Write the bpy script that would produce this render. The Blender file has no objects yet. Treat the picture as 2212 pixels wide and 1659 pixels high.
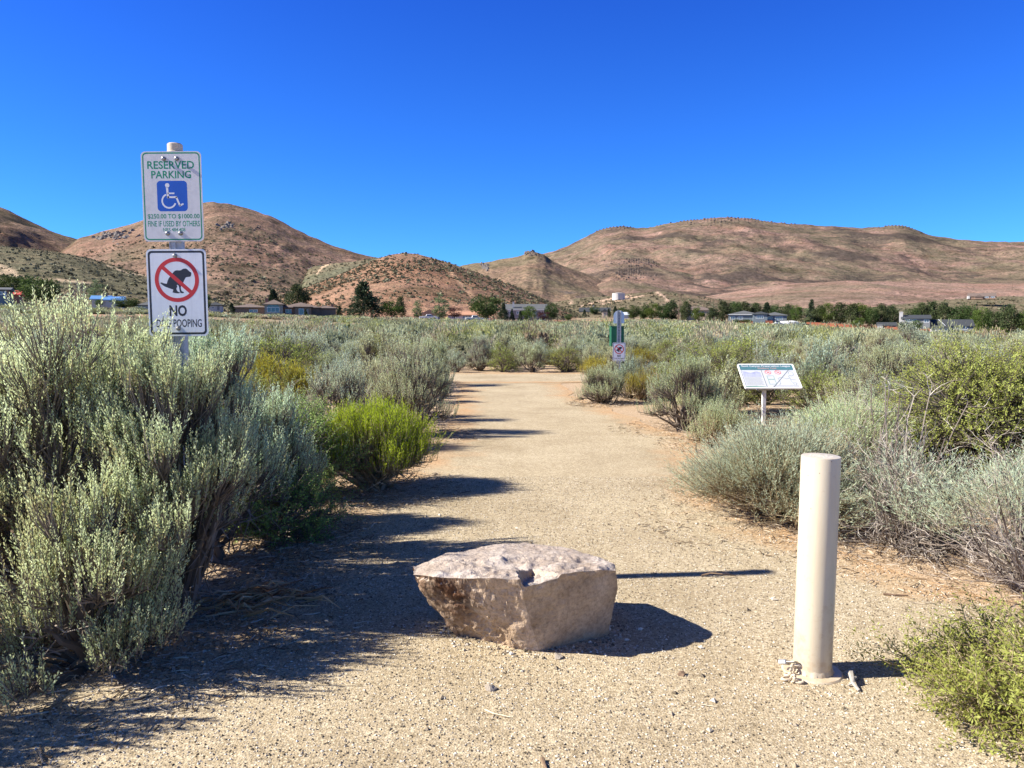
import bpy, bmesh, math, random
import numpy as np
from mathutils import Vector, Matrix, noise as mnoise

S = bpy.context.scene
COL = S.collection
R_ = math.radians

# ------------------------------------------------------------------ camera
CAM_H = 1.5
F = 1671.0                 # focal length in units of a 2212 px wide frame
CX, CY, HY = 1106.0, 829.5, 700.0
PITCH = math.atan((CY - HY) / F)
cd = bpy.data.cameras.new('camera'); cam = bpy.data.objects.new('camera', cd); COL.objects.link(cam)
cd.sensor_width = 36.0; cd.lens = F / 2212.0 * 36.0
cd.clip_start = 0.05; cd.clip_end = 12000
cam.location = (0, 0, CAM_H); cam.rotation_euler = (math.pi / 2 - PITCH, 0, 0)
S.camera = cam

# ------------------------------------------------------------------ light
SUN_EL = R_(36.0)
SUN_AZ = math.atan2(-0.995, -0.085)          # azimuth of the sun measured from +Y towards +X
sdir = Vector((math.sin(SUN_AZ) * math.cos(SUN_EL), math.cos(SUN_AZ) * math.cos(SUN_EL), math.sin(SUN_EL)))
ld = bpy.data.lights.new('sun', 'SUN'); ld.energy = 5.0; ld.angle = R_(0.53); ld.color = (1.0, 0.945, 0.85)
lo = bpy.data.objects.new('sun', ld); COL.objects.link(lo)
lo.rotation_euler = sdir.to_track_quat('Z', 'Y').to_euler(); lo.location = (-20, 0, 30)
W = bpy.data.worlds.new('World'); S.world = W; W.use_nodes = True
wn = W.node_tree; wn.nodes.clear()
sky = wn.nodes.new('ShaderNodeTexSky'); sky.sky_type = 'NISHITA'; sky.sun_disc = False
sky.sun_elevation = SUN_EL; sky.sun_rotation = SUN_AZ
sky.altitude = 1500; sky.air_density = 1.0; sky.dust_density = 0.3; sky.ozone_density = 3.0
# the deep saturated blue of high dry air: a colour filter on the sky, dimmed overhead to hold down blue fill in the shadows
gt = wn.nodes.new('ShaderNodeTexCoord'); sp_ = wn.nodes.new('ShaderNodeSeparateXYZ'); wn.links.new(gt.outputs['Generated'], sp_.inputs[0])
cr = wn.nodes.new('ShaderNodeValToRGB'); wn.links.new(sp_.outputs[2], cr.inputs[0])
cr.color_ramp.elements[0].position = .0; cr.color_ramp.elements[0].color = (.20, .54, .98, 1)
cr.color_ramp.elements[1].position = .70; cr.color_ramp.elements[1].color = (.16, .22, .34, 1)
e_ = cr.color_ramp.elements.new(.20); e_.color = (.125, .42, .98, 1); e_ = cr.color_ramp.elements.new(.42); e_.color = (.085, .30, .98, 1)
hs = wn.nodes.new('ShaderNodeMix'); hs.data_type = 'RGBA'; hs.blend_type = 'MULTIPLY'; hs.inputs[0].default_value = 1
bg = wn.nodes.new('ShaderNodeBackground'); bg.inputs['Strength'].default_value = 0.105
wo = wn.nodes.new('ShaderNodeOutputWorld')
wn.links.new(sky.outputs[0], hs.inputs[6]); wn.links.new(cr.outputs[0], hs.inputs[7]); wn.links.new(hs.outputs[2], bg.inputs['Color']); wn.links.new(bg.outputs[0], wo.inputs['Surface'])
S.view_settings.view_transform = 'Standard'; S.view_settings.look = 'None'
S.view_settings.exposure = 1.1; S.view_settings.gamma = 1.0
S.cycles.max_bounces = 8; S.cycles.diffuse_bounces = 5; S.cycles.transmission_bounces = 5; S.cycles.transparent_max_bounces = 4
S.cycles.use_denoising = True

# ------------------------------------------------------------------ coordinates
def ray(u, v):
    a = (u - CX) / F; b = (CY - v) / F
    return np.array([a, math.cos(PITCH) + b * math.sin(PITCH), -math.sin(PITCH) + b * math.cos(PITCH)])
def P(u, v, y):
    d = ray(u, v); t = y / d[1]
    return (d[0] * t, y, CAM_H + d[2] * t)
def G(u, v, z=0.0):
    d = ray(u, v); t = (z - CAM_H) / d[2]
    return (d[0] * t, d[1] * t, z)
def zv(v, y):            # height seen at image row v at distance y
    return P(CX, v, y)[2]
E_T = ([-1500, -400, 0, 300, 500, 700, 1100, 1450, 1700, 1950, 2212, 2700, 4000],
       [640, 648, 655, 668, 679, 685, 694, 697, 706, 719, 737, 752, 760])
_ZE = [CAM_H + (HY - e) * 260.0 / F for e in E_T[1]]
def gz(x, y):
    x = np.asarray(x, float); y = np.asarray(y, float)
    yy = np.maximum(y, 8.0)
    u = CX + F * x / yy
    z260 = np.interp(u, E_T[0], _ZE)
    q = np.clip(y - 24, 0, 330.0)
    t = np.where(q < 16, q * q / 32, q - 8) / 228.0
    return z260 * t + np.maximum(0, y - 350) * .02

# ------------------------------------------------------------------ numpy noise
def _h(ix, iy, iz, s):
    n = (ix * 374761393 + iy * 668265263 + iz * 2147483647 + s * 1274126177) & 0xffffffff
    n = ((n ^ (n >> 13)) * 1274126177) & 0xffffffff
    n = ((n ^ (n >> 16)) * 2246822519) & 0xffffffff
    return ((n ^ (n >> 15)) & 0xffffff) / float(0xffffff)
def vn(x, y, z=0.0, s=0):
    x = np.asarray(x, float); y = np.asarray(y, float); z = np.asarray(z, float) + 0 * x
    ix = np.floor(x).astype(np.int64); iy = np.floor(y).astype(np.int64); iz = np.floor(z).astype(np.int64)
    fx = x - ix; fy = y - iy; fz = z - iz
    fx = fx * fx * (3 - 2 * fx); fy = fy * fy * (3 - 2 * fy); fz = fz * fz * (3 - 2 * fz)
    r = 0
    for a in (0, 1):
        for b in (0, 1):
            for c in (0, 1):
                w = (fx if a else 1 - fx) * (fy if b else 1 - fy) * (fz if c else 1 - fz)
                r = r + w * _h(ix + a, iy + b, iz + c, s)
    return r * 2 - 1
def fbm(x, y, z=0.0, o=4, s=0, g=.5):
    r = 0; a = 1; t = 0
    for i in range(o):
        r = r + a * vn(np.asarray(x) * 2 ** i, np.asarray(y) * 2 ** i, np.asarray(z) * 2 ** i, s + i * 7); t += a; a *= g
    return r / t

# ------------------------------------------------------------------ tagging
def tag(o, label=None, category=None, group=None, kind=None):
    if label: o['label'] = label
    if category: o['category'] = category
    if group: o['group'] = group
    if kind: o['kind'] = kind
    return o
def empty(name, loc=(0, 0, 0), rz=0, **k):
    o = bpy.data.objects.new(name, None); COL.objects.link(o); o.location = loc; o.rotation_euler = (0, 0, rz)
    o.empty_display_size = .1
    return tag(o, **k)
def link(name, me, parent=None, loc=(0, 0, 0), rot=(0, 0, 0), scale=(1, 1, 1), **k):
    o = bpy.data.objects.new(name, me); COL.objects.link(o)
    if parent is not None: o.parent = parent
    o.location = loc; o.rotation_euler = rot; o.scale = scale
    return tag(o, **k)
KIDS = {}
def copy_tree(root, loc, rz=0, sc=(1, 1, 1), **k):
    r = root.copy(); COL.objects.link(r); r.location = loc; r.rotation_euler = (0, 0, rz); r.scale = sc
    for key in ('label', 'category', 'group', 'kind'):
        if key in k: r[key] = k[key]
    for ch in list(root.children):
        c = ch.copy(); COL.objects.link(c); c.parent = r
        for g in ch.children:
            d = g.copy(); COL.objects.link(d); d.parent = c
    return r

def mesh_np(name, V, faces, mats, midx=None, tint=None, smooth=False):
    """V (N,3); faces: list of int arrays, each (M,k)."""
    me = bpy.data.meshes.new(name)
    V = np.asarray(V, np.float32)
    me.vertices.add(len(V)); me.vertices.foreach_set('co', V.ravel())
    fl = [np.asarray(f, np.int32) for f in faces if len(f)]
    tot = np.concatenate([np.full(len(f), f.shape[1], np.int32) for f in fl])
    lv = np.concatenate([f.ravel() for f in fl])
    me.loops.add(len(lv)); me.loops.foreach_set('vertex_index', lv)
    me.polygons.add(len(tot))
    st = np.concatenate([[0], np.cumsum(tot)[:-1]]).astype(np.int32)
    me.polygons.foreach_set('loop_start', st)
    try: me.polygons.foreach_set('loop_total', tot)
    except Exception: pass
    for m in (mats if isinstance(mats, (list, tuple)) else [mats]): me.materials.append(m)
    if midx is not None: me.polygons.foreach_set('material_index', np.asarray(midx, np.int32))
    me.polygons.foreach_set('use_smooth', np.full(len(tot), bool(smooth)))
    if tint is not None:
        a = me.attributes.new('tint', 'FLOAT', 'POINT'); a.data.foreach_set('value', np.asarray(tint, np.float32))
    me.update(calc_edges=True); me.validate()
    return me

# ------------------------------------------------------------------ materials
def newmat(name):
    m = bpy.data.materials.new(name); m.use_nodes = True
    nt = m.node_tree; nt.nodes.clear()
    out = nt.nodes.new('ShaderNodeOutputMaterial')
    return m, nt, out
def N(nt, t, **k):
    n = nt.nodes.new('ShaderNode' + t)
    for a, b in k.items():
        if a in ('inp',):
            for i, v in b.items(): n.inputs[i].default_value = v
        else: setattr(n, a, b)
    return n
def ramp(nt, fac, stops, interp='LINEAR'):
    r = nt.nodes.new('ShaderNodeValToRGB'); r.color_ramp.interpolation = interp
    e = r.color_ramp.elements
    while len(e) < len(stops): e.new(.5)
    for i, (p, c) in enumerate(stops):
        e[i].position = p; e[i].color = (c[0], c[1], c[2], 1) if len(c) == 3 else c
    if fac is not None: nt.links.new(fac, r.inputs[0])
    return r
def mixc(nt, fac, a, b, bt='MIX'):
    m = nt.nodes.new('ShaderNodeMix'); m.data_type = 'RGBA'; m.blend_type = bt
    for i, v in ((0, fac), (6, a), (7, b)):
        if isinstance(v, (int, float)): m.inputs[i].default_value = v
        elif isinstance(v, tuple): m.inputs[i].default_value = (*v, 1) if len(v) == 3 else v
        else: nt.links.new(v, m.inputs[i])
    return m.outputs[2]
def tex(nt, vec, kind='Noise', scale=1, detail=4, rough=.55, **k):
    t = nt.nodes.new('ShaderNodeTex' + kind)
    t.inputs['Scale'].default_value = scale
    if kind == 'Noise': t.inputs['Detail'].default_value = detail; t.inputs['Roughness'].default_value = rough
    for a, b in k.items(): setattr(t, a, b)
    if vec is not None: nt.links.new(vec, t.inputs['Vector'])
    return t
def pmat(name, col, rough=.6, metal=0, spec=.5, var=0, vscale=8, bump=0, bscale=60):
    m, nt, out = newmat(name)
    b = N(nt, 'BsdfPrincipled'); b.inputs['Roughness'].default_value = rough; b.inputs['Metallic'].default_value = metal
    b.inputs['Specular IOR Level'].default_value = spec
    b.inputs['Base Color'].default_value = (*col, 1)
    tc = N(nt, 'TexCoord')
    if var:
        t = tex(nt, tc.outputs['Object'], 'Noise', vscale, 5, .6)
        d = tuple(c * (1 - var) for c in col); l = tuple(min(1, c * (1 + var * .6)) for c in col)
        r = ramp(nt, t.outputs[0], [(.3, d), (.7, l)]); nt.links.new(r.outputs[0], b.inputs['Base Color'])
    if bump:
        t = tex(nt, tc.outputs['Object'], 'Noise', bscale, 4, .6)
        bp = N(nt, 'Bump'); bp.inputs['Strength'].default_value = bump; bp.inputs['Distance'].default_value = .01
        nt.links.new(t.outputs[0], bp.inputs['Height']); nt.links.new(bp.outputs[0], b.inputs['Normal'])
    nt.links.new(b.outputs[0], out.inputs[0]); return m
def leafmat(name, c0, c1, c2, trans=.3, objvar=.12, rough=.7, pos=(.1, .55, .95)):
    m, nt, out = newmat(name)
    at = N(nt, 'Attribute', attribute_name='tint')
    r = ramp(nt, at.outputs['Fac'], [(pos[0], c0), (pos[1], c1), (pos[2], c2)])
    oi = N(nt, 'ObjectInfo')
    h = N(nt, 'HueSaturation')
    mr = N(nt, 'MapRange'); mr.inputs[3].default_value = 1 - objvar; mr.inputs[4].default_value = 1 + objvar
    nt.links.new(oi.outputs['Random'], mr.inputs[0]); nt.links.new(mr.outputs[0], h.inputs['Value'])
    mr2 = N(nt, 'MapRange'); mr2.inputs[3].default_value = .5 - objvar * .12; mr2.inputs[4].default_value = .5 + objvar * .12
    mm = N(nt, 'Math', operation='FRACT'); mu = N(nt, 'Math', operation='MULTIPLY'); mu.inputs[1].default_value = 7.31
    nt.links.new(oi.outputs['Random'], mu.inputs[0]); nt.links.new(mu.outputs[0], mm.inputs[0]); nt.links.new(mm.outputs[0], mr2.inputs[0])
    nt.links.new(mr2.outputs[0], h.inputs['Hue']); nt.links.new(r.outputs[0], h.inputs['Color'])
    b = N(nt, 'BsdfPrincipled'); b.inputs['Roughness'].default_value = rough; b.inputs['Specular IOR Level'].default_value = .25
    nt.links.new(h.outputs[0], b.inputs['Base Color'])
    t = N(nt, 'BsdfTranslucent'); nt.links.new(h.outputs[0], t.inputs['Color'])
    x = N(nt, 'MixShader'); x.inputs[0].default_value = trans
    nt.links.new(b.outputs[0], x.inputs[1]); nt.links.new(t.outputs[0], x.inputs[2]); nt.links.new(x.outputs[0], out.inputs[0])
    return m

M_SAGE = leafmat('sage_leaf', (.50, .45, .22), (.60, .71, .38), (.84, .94, .60), .50, .12)
M_SAGEB = leafmat('sage_leaf_blue', (.50, .47, .26), (.56, .69, .44), (.78, .91, .66), .50, .10)
M_BLUE = leafmat('rabbitbrush_blue_leaf', (.44, .37, .22), (.44, .52, .36), (.66, .76, .55), .42, .08)
M_LIME = leafmat('rabbitbrush_lime_leaf', (.20, .26, .015), (.36, .47, .015), (.60, .72, .04), .42, .04)
M_BITT = leafmat('bitterbrush_leaf', (.22, .22, .04), (.38, .42, .09), (.62, .65, .20), .46, .10)
M_DKGR = leafmat('snowberry_leaf', (.14, .18, .04), (.28, .40, .10), (.50, .62, .22), .45, .10)
M_OLIVE = leafmat('olive_shrub_leaf', (.28, .22, .02), (.38, .34, .04), (.50, .46, .07), .36, .08)
M_WOOD = leafmat('dry_wood', (.09, .07, .05), (.18, .145, .11), (.34, .28, .22), 0, .05)
M_TWIG = leafmat('grey_twig', (.13, .10, .08), (.30, .25, .20), (.60, .54, .46), 0, .05)
M_STRAW = leafmat('straw_stem', (.22, .16, .09), (.36, .28, .17), (.50, .42, .28), .1, .05)

# ------------------------------------------------------------------ geometry helpers
def tubes(Pt, Rd, sides=4):
    """Pt (B,K,3), Rd (B,K) -> verts, quads"""
    Pt = np.asarray(Pt, float); Rd = np.asarray(Rd, float); B, K, _ = Pt.shape
    T = np.gradient(Pt, axis=1); T /= np.linalg.norm(T, axis=2, keepdims=True) + 1e-9
    ref = np.where(np.abs(T[..., 2:3]) > .9, np.array([1., 0, 0]), np.array([0, 0, 1.]))
    A = np.cross(T, ref); A /= np.linalg.norm(A, axis=2, keepdims=True) + 1e-9
    Bn = np.cross(T, A)
    an = np.arange(sides) / sides * 2 * np.pi
    V = Pt[:, :, None, :] + Rd[:, :, None, None] * (np.cos(an)[None, None, :, None] * A[:, :, None, :] + np.sin(an)[None, None, :, None] * Bn[:, :, None, :])
    idx = np.arange(B * K * sides).reshape(B, K, sides)
    a = idx[:, :-1]; b = idx[:, 1:]
    a2 = np.roll(a, -1, 2); b2 = np.roll(b, -1, 2)
    Q = np.stack([a, a2, b2, b], -1).reshape(-1, 4)
    return V.reshape(-1, 3), Q
def leaves(p, d, L, Wd, rng, face=None):
    """diamond leaves: p (n,3) base, d (n,3) dir, L,Wd (n)"""
    n = len(p)
    # leaf blades turn their faces towards the light and outwards
    r = rng.normal(size=(n, 3)) if face is None else face + rng.normal(size=(n, 3)) * .45
    s = np.cross(d, r); s /= np.linalg.norm(s, axis=1, keepdims=True) + 1e-9
    L = L[:, None]; Wd = Wd[:, None] * .5
    V = np.stack([p, p + d * L * .6 + s * Wd, p + d * L, p + d * L * .6 - s * Wd], 1).reshape(-1, 3)
    Q = np.arange(n * 4).reshape(n, 4)
    return V, Q
def nrm(a): return a / (np.linalg.norm(a, axis=-1, keepdims=True) + 1e-9)

def gen_bush(seed, R=.6, H=.9, lobes=26, shoots=22, nleaf=18, sl=.18, ll=.028, lw=.008, up=.75, spread=.55,
             low=.18, lobe_r=.30, hang=.0, ry=None, jag=.18, bark=1, twigs=60, stem=True, jitter=.13, flat=.45):
    """returns (foliageV, foliageQ, tint), (woodV, woodQ, tint)"""
    rng = np.random.default_rng(seed); ry = ry or R
    az = rng.uniform(0, 2 * np.pi, lobes); se = rng.uniform(low - .15, 1, lobes) ** .8
    se = np.clip(np.nan_to_num(se, nan=.05), 0.02, 1)
    ce = np.sqrt(1 - se * se * .96)
    rad = rng.uniform(.62, 1.0, lobes) * (1 + jag * rng.normal(size=lobes) * .5)
    C = np.stack([R * .85 * ce * rad * np.cos(az), ry * .85 * ce * rad * np.sin(az),
                  (H - sl * .8) * (low + (1 - low) * se * (1 + jag * rng.normal(size=lobes) * .6) * np.where(se > .6, 1, 1))], 1)
    C[:, 2] = np.clip(C[:, 2], low * H * .6, H - sl * .5)
    lr = lobe_r * min(R, H) * rng.uniform(.7, 1.3, lobes)
    li = np.repeat(np.arange(lobes), shoots); n = len(li)
    o = nrm(rng.normal(size=(n, 3))) * (rng.uniform(0, 1, n) ** .45)[:, None] * lr[li][:, None]
    o[:, 2] *= flat
    o[:, 2] -= flat * .6 * (o[:, 0] ** 2 + o[:, 1] ** 2) / lr[li]
    B = C[li] + o
    outw = C[li] * np.array([1 / R, 1 / ry, .3 / H]) + o / lr[li][:, None] * .6
    D = nrm(up * np.array([0, 0, 1.]) + (1 - up) * outw + rng.normal(size=(n, 3)) * jitter)
    low_f = np.clip(1 - B[:, 2] / (H * .45), 0, 1)
    D = nrm(D + np.array([0, 0, -1.]) * (hang * low_f)[:, None])
    SL = sl * rng.uniform(.55, 1.25, n)
    B[:, 2] = np.maximum(B[:, 2], .03)
    st_t = rng.uniform(0, 1, n)
    lob_t = rng.uniform(0, 1, lobes)
    # leaves along shoots
    si = np.repeat(np.arange(n), nleaf); m = len(si)
    t = np.tile((np.arange(nleaf) + .5) / nleaf, n) + rng.uniform(-.5, .5, m) / nleaf
    rr = nrm(rng.normal(size=(m, 3))); rr = nrm(rr - D[si] * np.sum(rr * D[si], 1)[:, None])
    ld_ = nrm(D[si] * (1 - spread * .5) + rr * spread)
    lp = B[si] + D[si] * (SL[si] * t)[:, None] + rr * (.15 * ll)
    taper = np.where(t > .75, 1 - (t - .75) * 1.8, 1) * np.where(t < .2, .8, 1)
    V, Q = leaves(lp, ld_, ll * taper * rng.uniform(.7, 1.25, m), lw * taper * rng.uniform(.75, 1.2, m), rng,
                  np.array(sdir)[None] * .8 + nrm(outw)[si] * .45)
    tint = np.clip(.30 * st_t[si] + .25 * lob_t[li][si] + .35 * t + rng.normal(size=m) * .14, 0, 1)
    tint = np.repeat(tint, 4)
    V[:, 2] = np.maximum(V[:, 2], .004)
    # wood
    K = 6; tt = np.linspace(0, 1, K)[None, :, None]
    base = rng.normal(size=(lobes, 3)) * np.array([.07 * R, .07 * ry, 0])
    mid = C * np.array([.55, .55, .45]) + rng.normal(size=(lobes, 3)) * .09 * R
    BP = base[:, None] * (1 - tt) ** 2 + mid[:, None] * 2 * tt * (1 - tt) + C[:, None] * tt ** 2
    BP = BP + np.concatenate([np.zeros((lobes, 1, 3)), rng.normal(size=(lobes, K - 2, 3)) * .025 * R, np.zeros((lobes, 1, 3))], 1)
    BR = np.linspace(.020, .006, K)[None] * rng.uniform(.6, 1.3, (lobes, 1)) * bark
    WV, WQ = tubes(BP, BR, 4); wt = [np.repeat(rng.uniform(0, .6, lobes), K * 4)]
    Vs = [WV]; Qs = [WQ]; off = len(WV)
    if stem:
        e0 = C[li] * .82 + rng.normal(size=(n, 3)) * .01; e2 = B + D * (SL * .9)[:, None]
        SP = np.stack([e0, B, e2], 1)
        v, q = tubes(SP, np.array([[.004, .0028, .001]]) * np.ones((n, 1)) * bark, 3)
        Vs.append(v); Qs.append(q + off); off += len(v); wt.append(np.repeat(rng.uniform(.2, .8, n), 9))
    if twigs:
        k = twigs; a = rng.uniform(0, 2 * np.pi, k); r1 = rng.uniform(.1, .5, k); r2 = r1 + rng.uniform(.15, .45, k)
        z1 = rng.uniform(.02, .35, k) * H; z2 = z1 + rng.uniform(-.1, .25, k) * H
        p1 = np.stack([R * r1 * np.cos(a), ry * r1 * np.sin(a), z1], 1)
        a2 = a + rng.normal(size=k) * .5
        p3 = np.stack([R * r2 * np.cos(a2), ry * r2 * np.sin(a2), np.maximum(z2, .02)], 1)
        p2 = (p1 + p3) / 2 + rng.normal(size=(k, 3)) * .05 * R; p2[:, 2] = np.maximum(p2[:, 2], .02)
        v, q = tubes(np.stack([p1, p2, p3], 1), np.array([[.005, .0035, .0015]]) * np.ones((k, 1)) * bark, 3)
        Vs.append(v); Qs.append(q + off); off += len(v); wt.append(np.repeat(rng.uniform(.4, 1, k), 9))
    WVa = np.concatenate(Vs); WVa[:, 2] = np.maximum(WVa[:, 2], -.03)
    return (V, Q, tint), (WVa, np.concatenate(Qs), np.concatenate(wt))

def gen_twigs(seed, R=.6, H=.8, n0=90, up=.5, sub=5, L=.5, thick=.005, ry=None):
    """dry twiggy shrub: arching stems that branch twice"""
    rng = np.random.default_rng(seed); ry = ry or R
    a = rng.uniform(0, 2 * np.pi, n0); el = rng.uniform(.05, 1, n0)
    D = nrm(np.stack([np.cos(a) * (1.15 - el), np.sin(a) * (1.15 - el), el * (up + .4)], 1))
    base = rng.normal(size=(n0, 3)) * np.array([.12 * R, .12 * ry, 0]); base[:, 2] = 0
    sc = np.array([R, ry, H]); K = 6
    Ls = rng.uniform(.6, 1.05, n0)
    pts = [base]
    d = D.copy()
    for i in range(K - 1):
        d = nrm(d + rng.normal(size=d.shape) * .16)
        pts.append(pts[-1] + d * sc * (Ls / (K - 1))[:, None])
    PT = np.stack(pts, 1); PT[..., 2] = np.maximum(PT[..., 2], .01)
    v, q = tubes(PT, np.linspace(thick * 1.5, thick * .6, K)[None] * rng.uniform(.7, 1.3, (n0, 1)), 4)
    Vs = [v]; Qs = [q]; off = len(v); wt = [np.repeat(rng.uniform(0, .7, n0), K * 4)]
    parent = PT
    for lev, (s, lf, th) in enumerate(((sub, .38, .55), (3, .2, .35))):
        m = len(parent) * s
        pi = np.repeat(np.arange(len(parent)), s)
        k = rng.integers(1, parent.shape[1], m)
        p0 = parent[pi, k]; dd = nrm(parent[pi, k] - parent[pi, k - 1])
        dd = nrm(dd + rng.normal(size=dd.shape) * .55 + np.array([0, 0, .12]))
        ln = L * lf * rng.uniform(.5, 1.2, m)
        p = [p0]; d = dd
        for i in range(3):
            d = nrm(d + rng.normal(size=d.shape) * .22); p.append(p[-1] + d * (ln / 3)[:, None])
        C = np.stack(p, 1); C[..., 2] = np.maximum(C[..., 2], .006)
        v, q = tubes(C, np.linspace(thick * th, thick * .18, 4)[None] * np.ones((m, 1)), 3)
        Vs.append(v); Qs.append(q + off); off += len(v); wt.append(np.repeat(rng.uniform(.2, 1, m), 12))
        parent = C
    return np.concatenate(Vs), np.concatenate(Qs), np.concatenate(wt), parent[:, -1]

def merge(parts):
    """[(V,Q,tint,mi)] -> V,Q,tint,mi"""
    off = 0; Vs = []; Qs = []; Ts = []; Ms = []
    for V, Q, t, mi in parts:
        Vs.append(V); Qs.append(Q + off); Ts.append(t); Ms.append(np.full(len(Q), mi)); off += len(V)
    return np.concatenate(Vs), np.concatenate(Qs), np.concatenate(Ts), np.concatenate(Ms)

class B_:                                   # small polygon collector
    def __init__(s): s.v = []; s.f = []
    def add(s, vs, fs):
        o = len(s.v); s.v += [tuple(x) for x in vs]; s.f += [tuple(i + o for i in f) for f in fs]; return s
    def box(s, x0, x1, y0, y1, z0, z1):
        return s.add([(x0, y0, z0), (x1, y0, z0), (x1, y1, z0), (x0, y1, z0), (x0, y0, z1), (x1, y0, z1), (x1, y1, z1), (x0, y1, z1)],
                     [(0, 3, 2, 1), (4, 5, 6, 7), (0, 1, 5, 4), (1, 2, 6, 5), (2, 3, 7, 6), (3, 0, 4, 7)])
    def tube(s, pts, rad, n=8, caps=True):
        pts = np.array(pts, float); rad = np.array(rad if hasattr(rad, '__len__') else [rad] * len(pts))
        v, q = tubes(pts[None], rad[None], n)
        fs = [tuple(x) for x in q]
        if caps: fs += [tuple(range(n)), tuple(range(len(v) - 1, len(v) - n - 1, -1))]
        return s.add(v, fs)
    def lathe(s, prof, n=32, c=(0, 0)):
        vs = []; fs = []
        for r, z in prof:
            for k in range(n):
                a = 2 * math.pi * k / n; vs.append((c[0] + r * math.cos(a), c[1] + r * math.sin(a), z))
        for i in range(len(prof) - 1):
            for k in range(n):
                k2 = (k + 1) % n; fs.append((i * n + k, i * n + k2, (i + 1) * n + k2, (i + 1) * n + k))
        if prof[0][0] > 1e-6: fs.append(tuple(range(n - 1, -1, -1)))
        if prof[-1][0] > 1e-6: fs.append(tuple((len(prof) - 1) * n + k for k in range(n)))
        return s.add(vs, fs)
    def poly(s, pts, y0, y1):               # xz outline extruded along y
        n = len(pts)
        vs = [(x, y0, z) for x, z in pts] + [(x, y1, z) for x, z in pts]
        fs = [tuple(range(n)), tuple(range(2 * n - 1, n - 1, -1))] + [(i, i + n, (i + 1) % n + n, (i + 1) % n) for i in range(n)]
        return s.add(vs, fs)
    def ring(s, outer, inner, y0, y1):      # two xz outlines with the same count
        n = len(outer)
        vs = [(x, y0, z) for x, z in outer] + [(x, y0, z) for x, z in inner] + [(x, y1, z) for x, z in outer] + [(x, y1, z) for x, z in inner]
        fs = []
        for i in range(n):
            j = (i + 1) % n
            fs += [(i, j, n + j, n + i), (2 * n + i, 3 * n + i, 3 * n + j, 2 * n + j), (i, 2 * n + i, 2 * n + j, j), (n + i, n + j, 3 * n + j, 3 * n + i)]
        return s.add(vs, fs)
    def mesh(s, name, mat, smooth=False, bev=0):
        me = bpy.data.meshes.new(name); me.from_pydata(s.v, [], s.f)
        bm = bmesh.new(); bm.from_mesh(me); bmesh.ops.recalc_face_normals(bm, faces=bm.faces)
        if bev: bmesh.ops.bevel(bm, geom=list(bm.edges), offset=bev, segments=1, affect='EDGES')
        bm.to_mesh(me); bm.free()
        me.materials.append(mat)
        if smooth:
            me.polygons.foreach_set('use_smooth', [True] * len(me.polygons))
            try: me.set_sharp_from_angle(angle=R_(40))
            except Exception: pass
        me.update(); return me
    def ob(s, name, mat, parent=None, smooth=False, bev=0, **k):
        return link(name, s.mesh(name, mat, smooth, bev), parent, **k)

# ================================================================== GROUND
def bump_chain(nt, b, items):
    prev = None
    for h, strength, dist in items:
        bp = N(nt, 'Bump'); bp.inputs['Strength'].default_value = strength; bp.inputs['Distance'].default_value = dist
        nt.links.new(h, bp.inputs['Height'])
        if prev: nt.links.new(prev, bp.inputs['Normal'])
        prev = bp.outputs[0]
    nt.links.new(prev, b.inputs['Normal'])

def mat_soil():
    m, nt, out = newmat('sandy_soil'); b = N(nt, 'BsdfPrincipled', inp={'Roughness': .95, 'Specular IOR Level': .1})
    tc = N(nt, 'TexCoord'); o = tc.outputs['Object']
    n1 = tex(nt, o, 'Noise', .35, 6, .6); n2 = tex(nt, o, 'Noise', 14, 6, .7); v = tex(nt, o, 'Voronoi', 90); n3 = tex(nt, o, 'Noise', .02, 5, .6)
    c = ramp(nt, n1.outputs[0], [(.3, (.35, .21, .11)), (.55, (.40, .26, .15)), (.75, (.37, .28, .19))]).outputs[0]
    c = mixc(nt, .5, c, ramp(nt, n2.outputs[0], [(.3, (.30, .22, .14)), (.5, (.5, .36, .22)), (.72, (.66, .52, .36))]).outputs[0])
    sp = N(nt, 'SeparateColor'); nt.links.new(v.outputs['Color'], sp.inputs[0])
    c = mixc(nt, .35, c, ramp(nt, sp.outputs[0], [(0, (.18, .13, .08)), (.5, (.48, .36, .24)), (1, (.78, .68, .54))]).outputs[0])
    far = N(nt, 'SeparateXYZ'); nt.links.new(o, far.inputs[0])
    mr = N(nt, 'MapRange'); mr.inputs[1].default_value = 60; mr.inputs[2].default_value = 130; nt.links.new(far.outputs[1], mr.inputs[0])
    cf = ramp(nt, n3.outputs[0], [(.38, (.20, .19, .11)), (.52, (.30, .23, .14)), (.62, (.42, .25, .16))]).outputs[0]
    c = mixc(nt, mr.outputs[0], c, cf)
    nt.links.new(c, b.inputs['Base Color'])
    bump_chain(nt, b, [(n2.outputs[0], .6, .02), (v.outputs['Distance'], .6, .006)])
    nt.links.new(b.outputs[0], out.inputs[0]); return m
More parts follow.
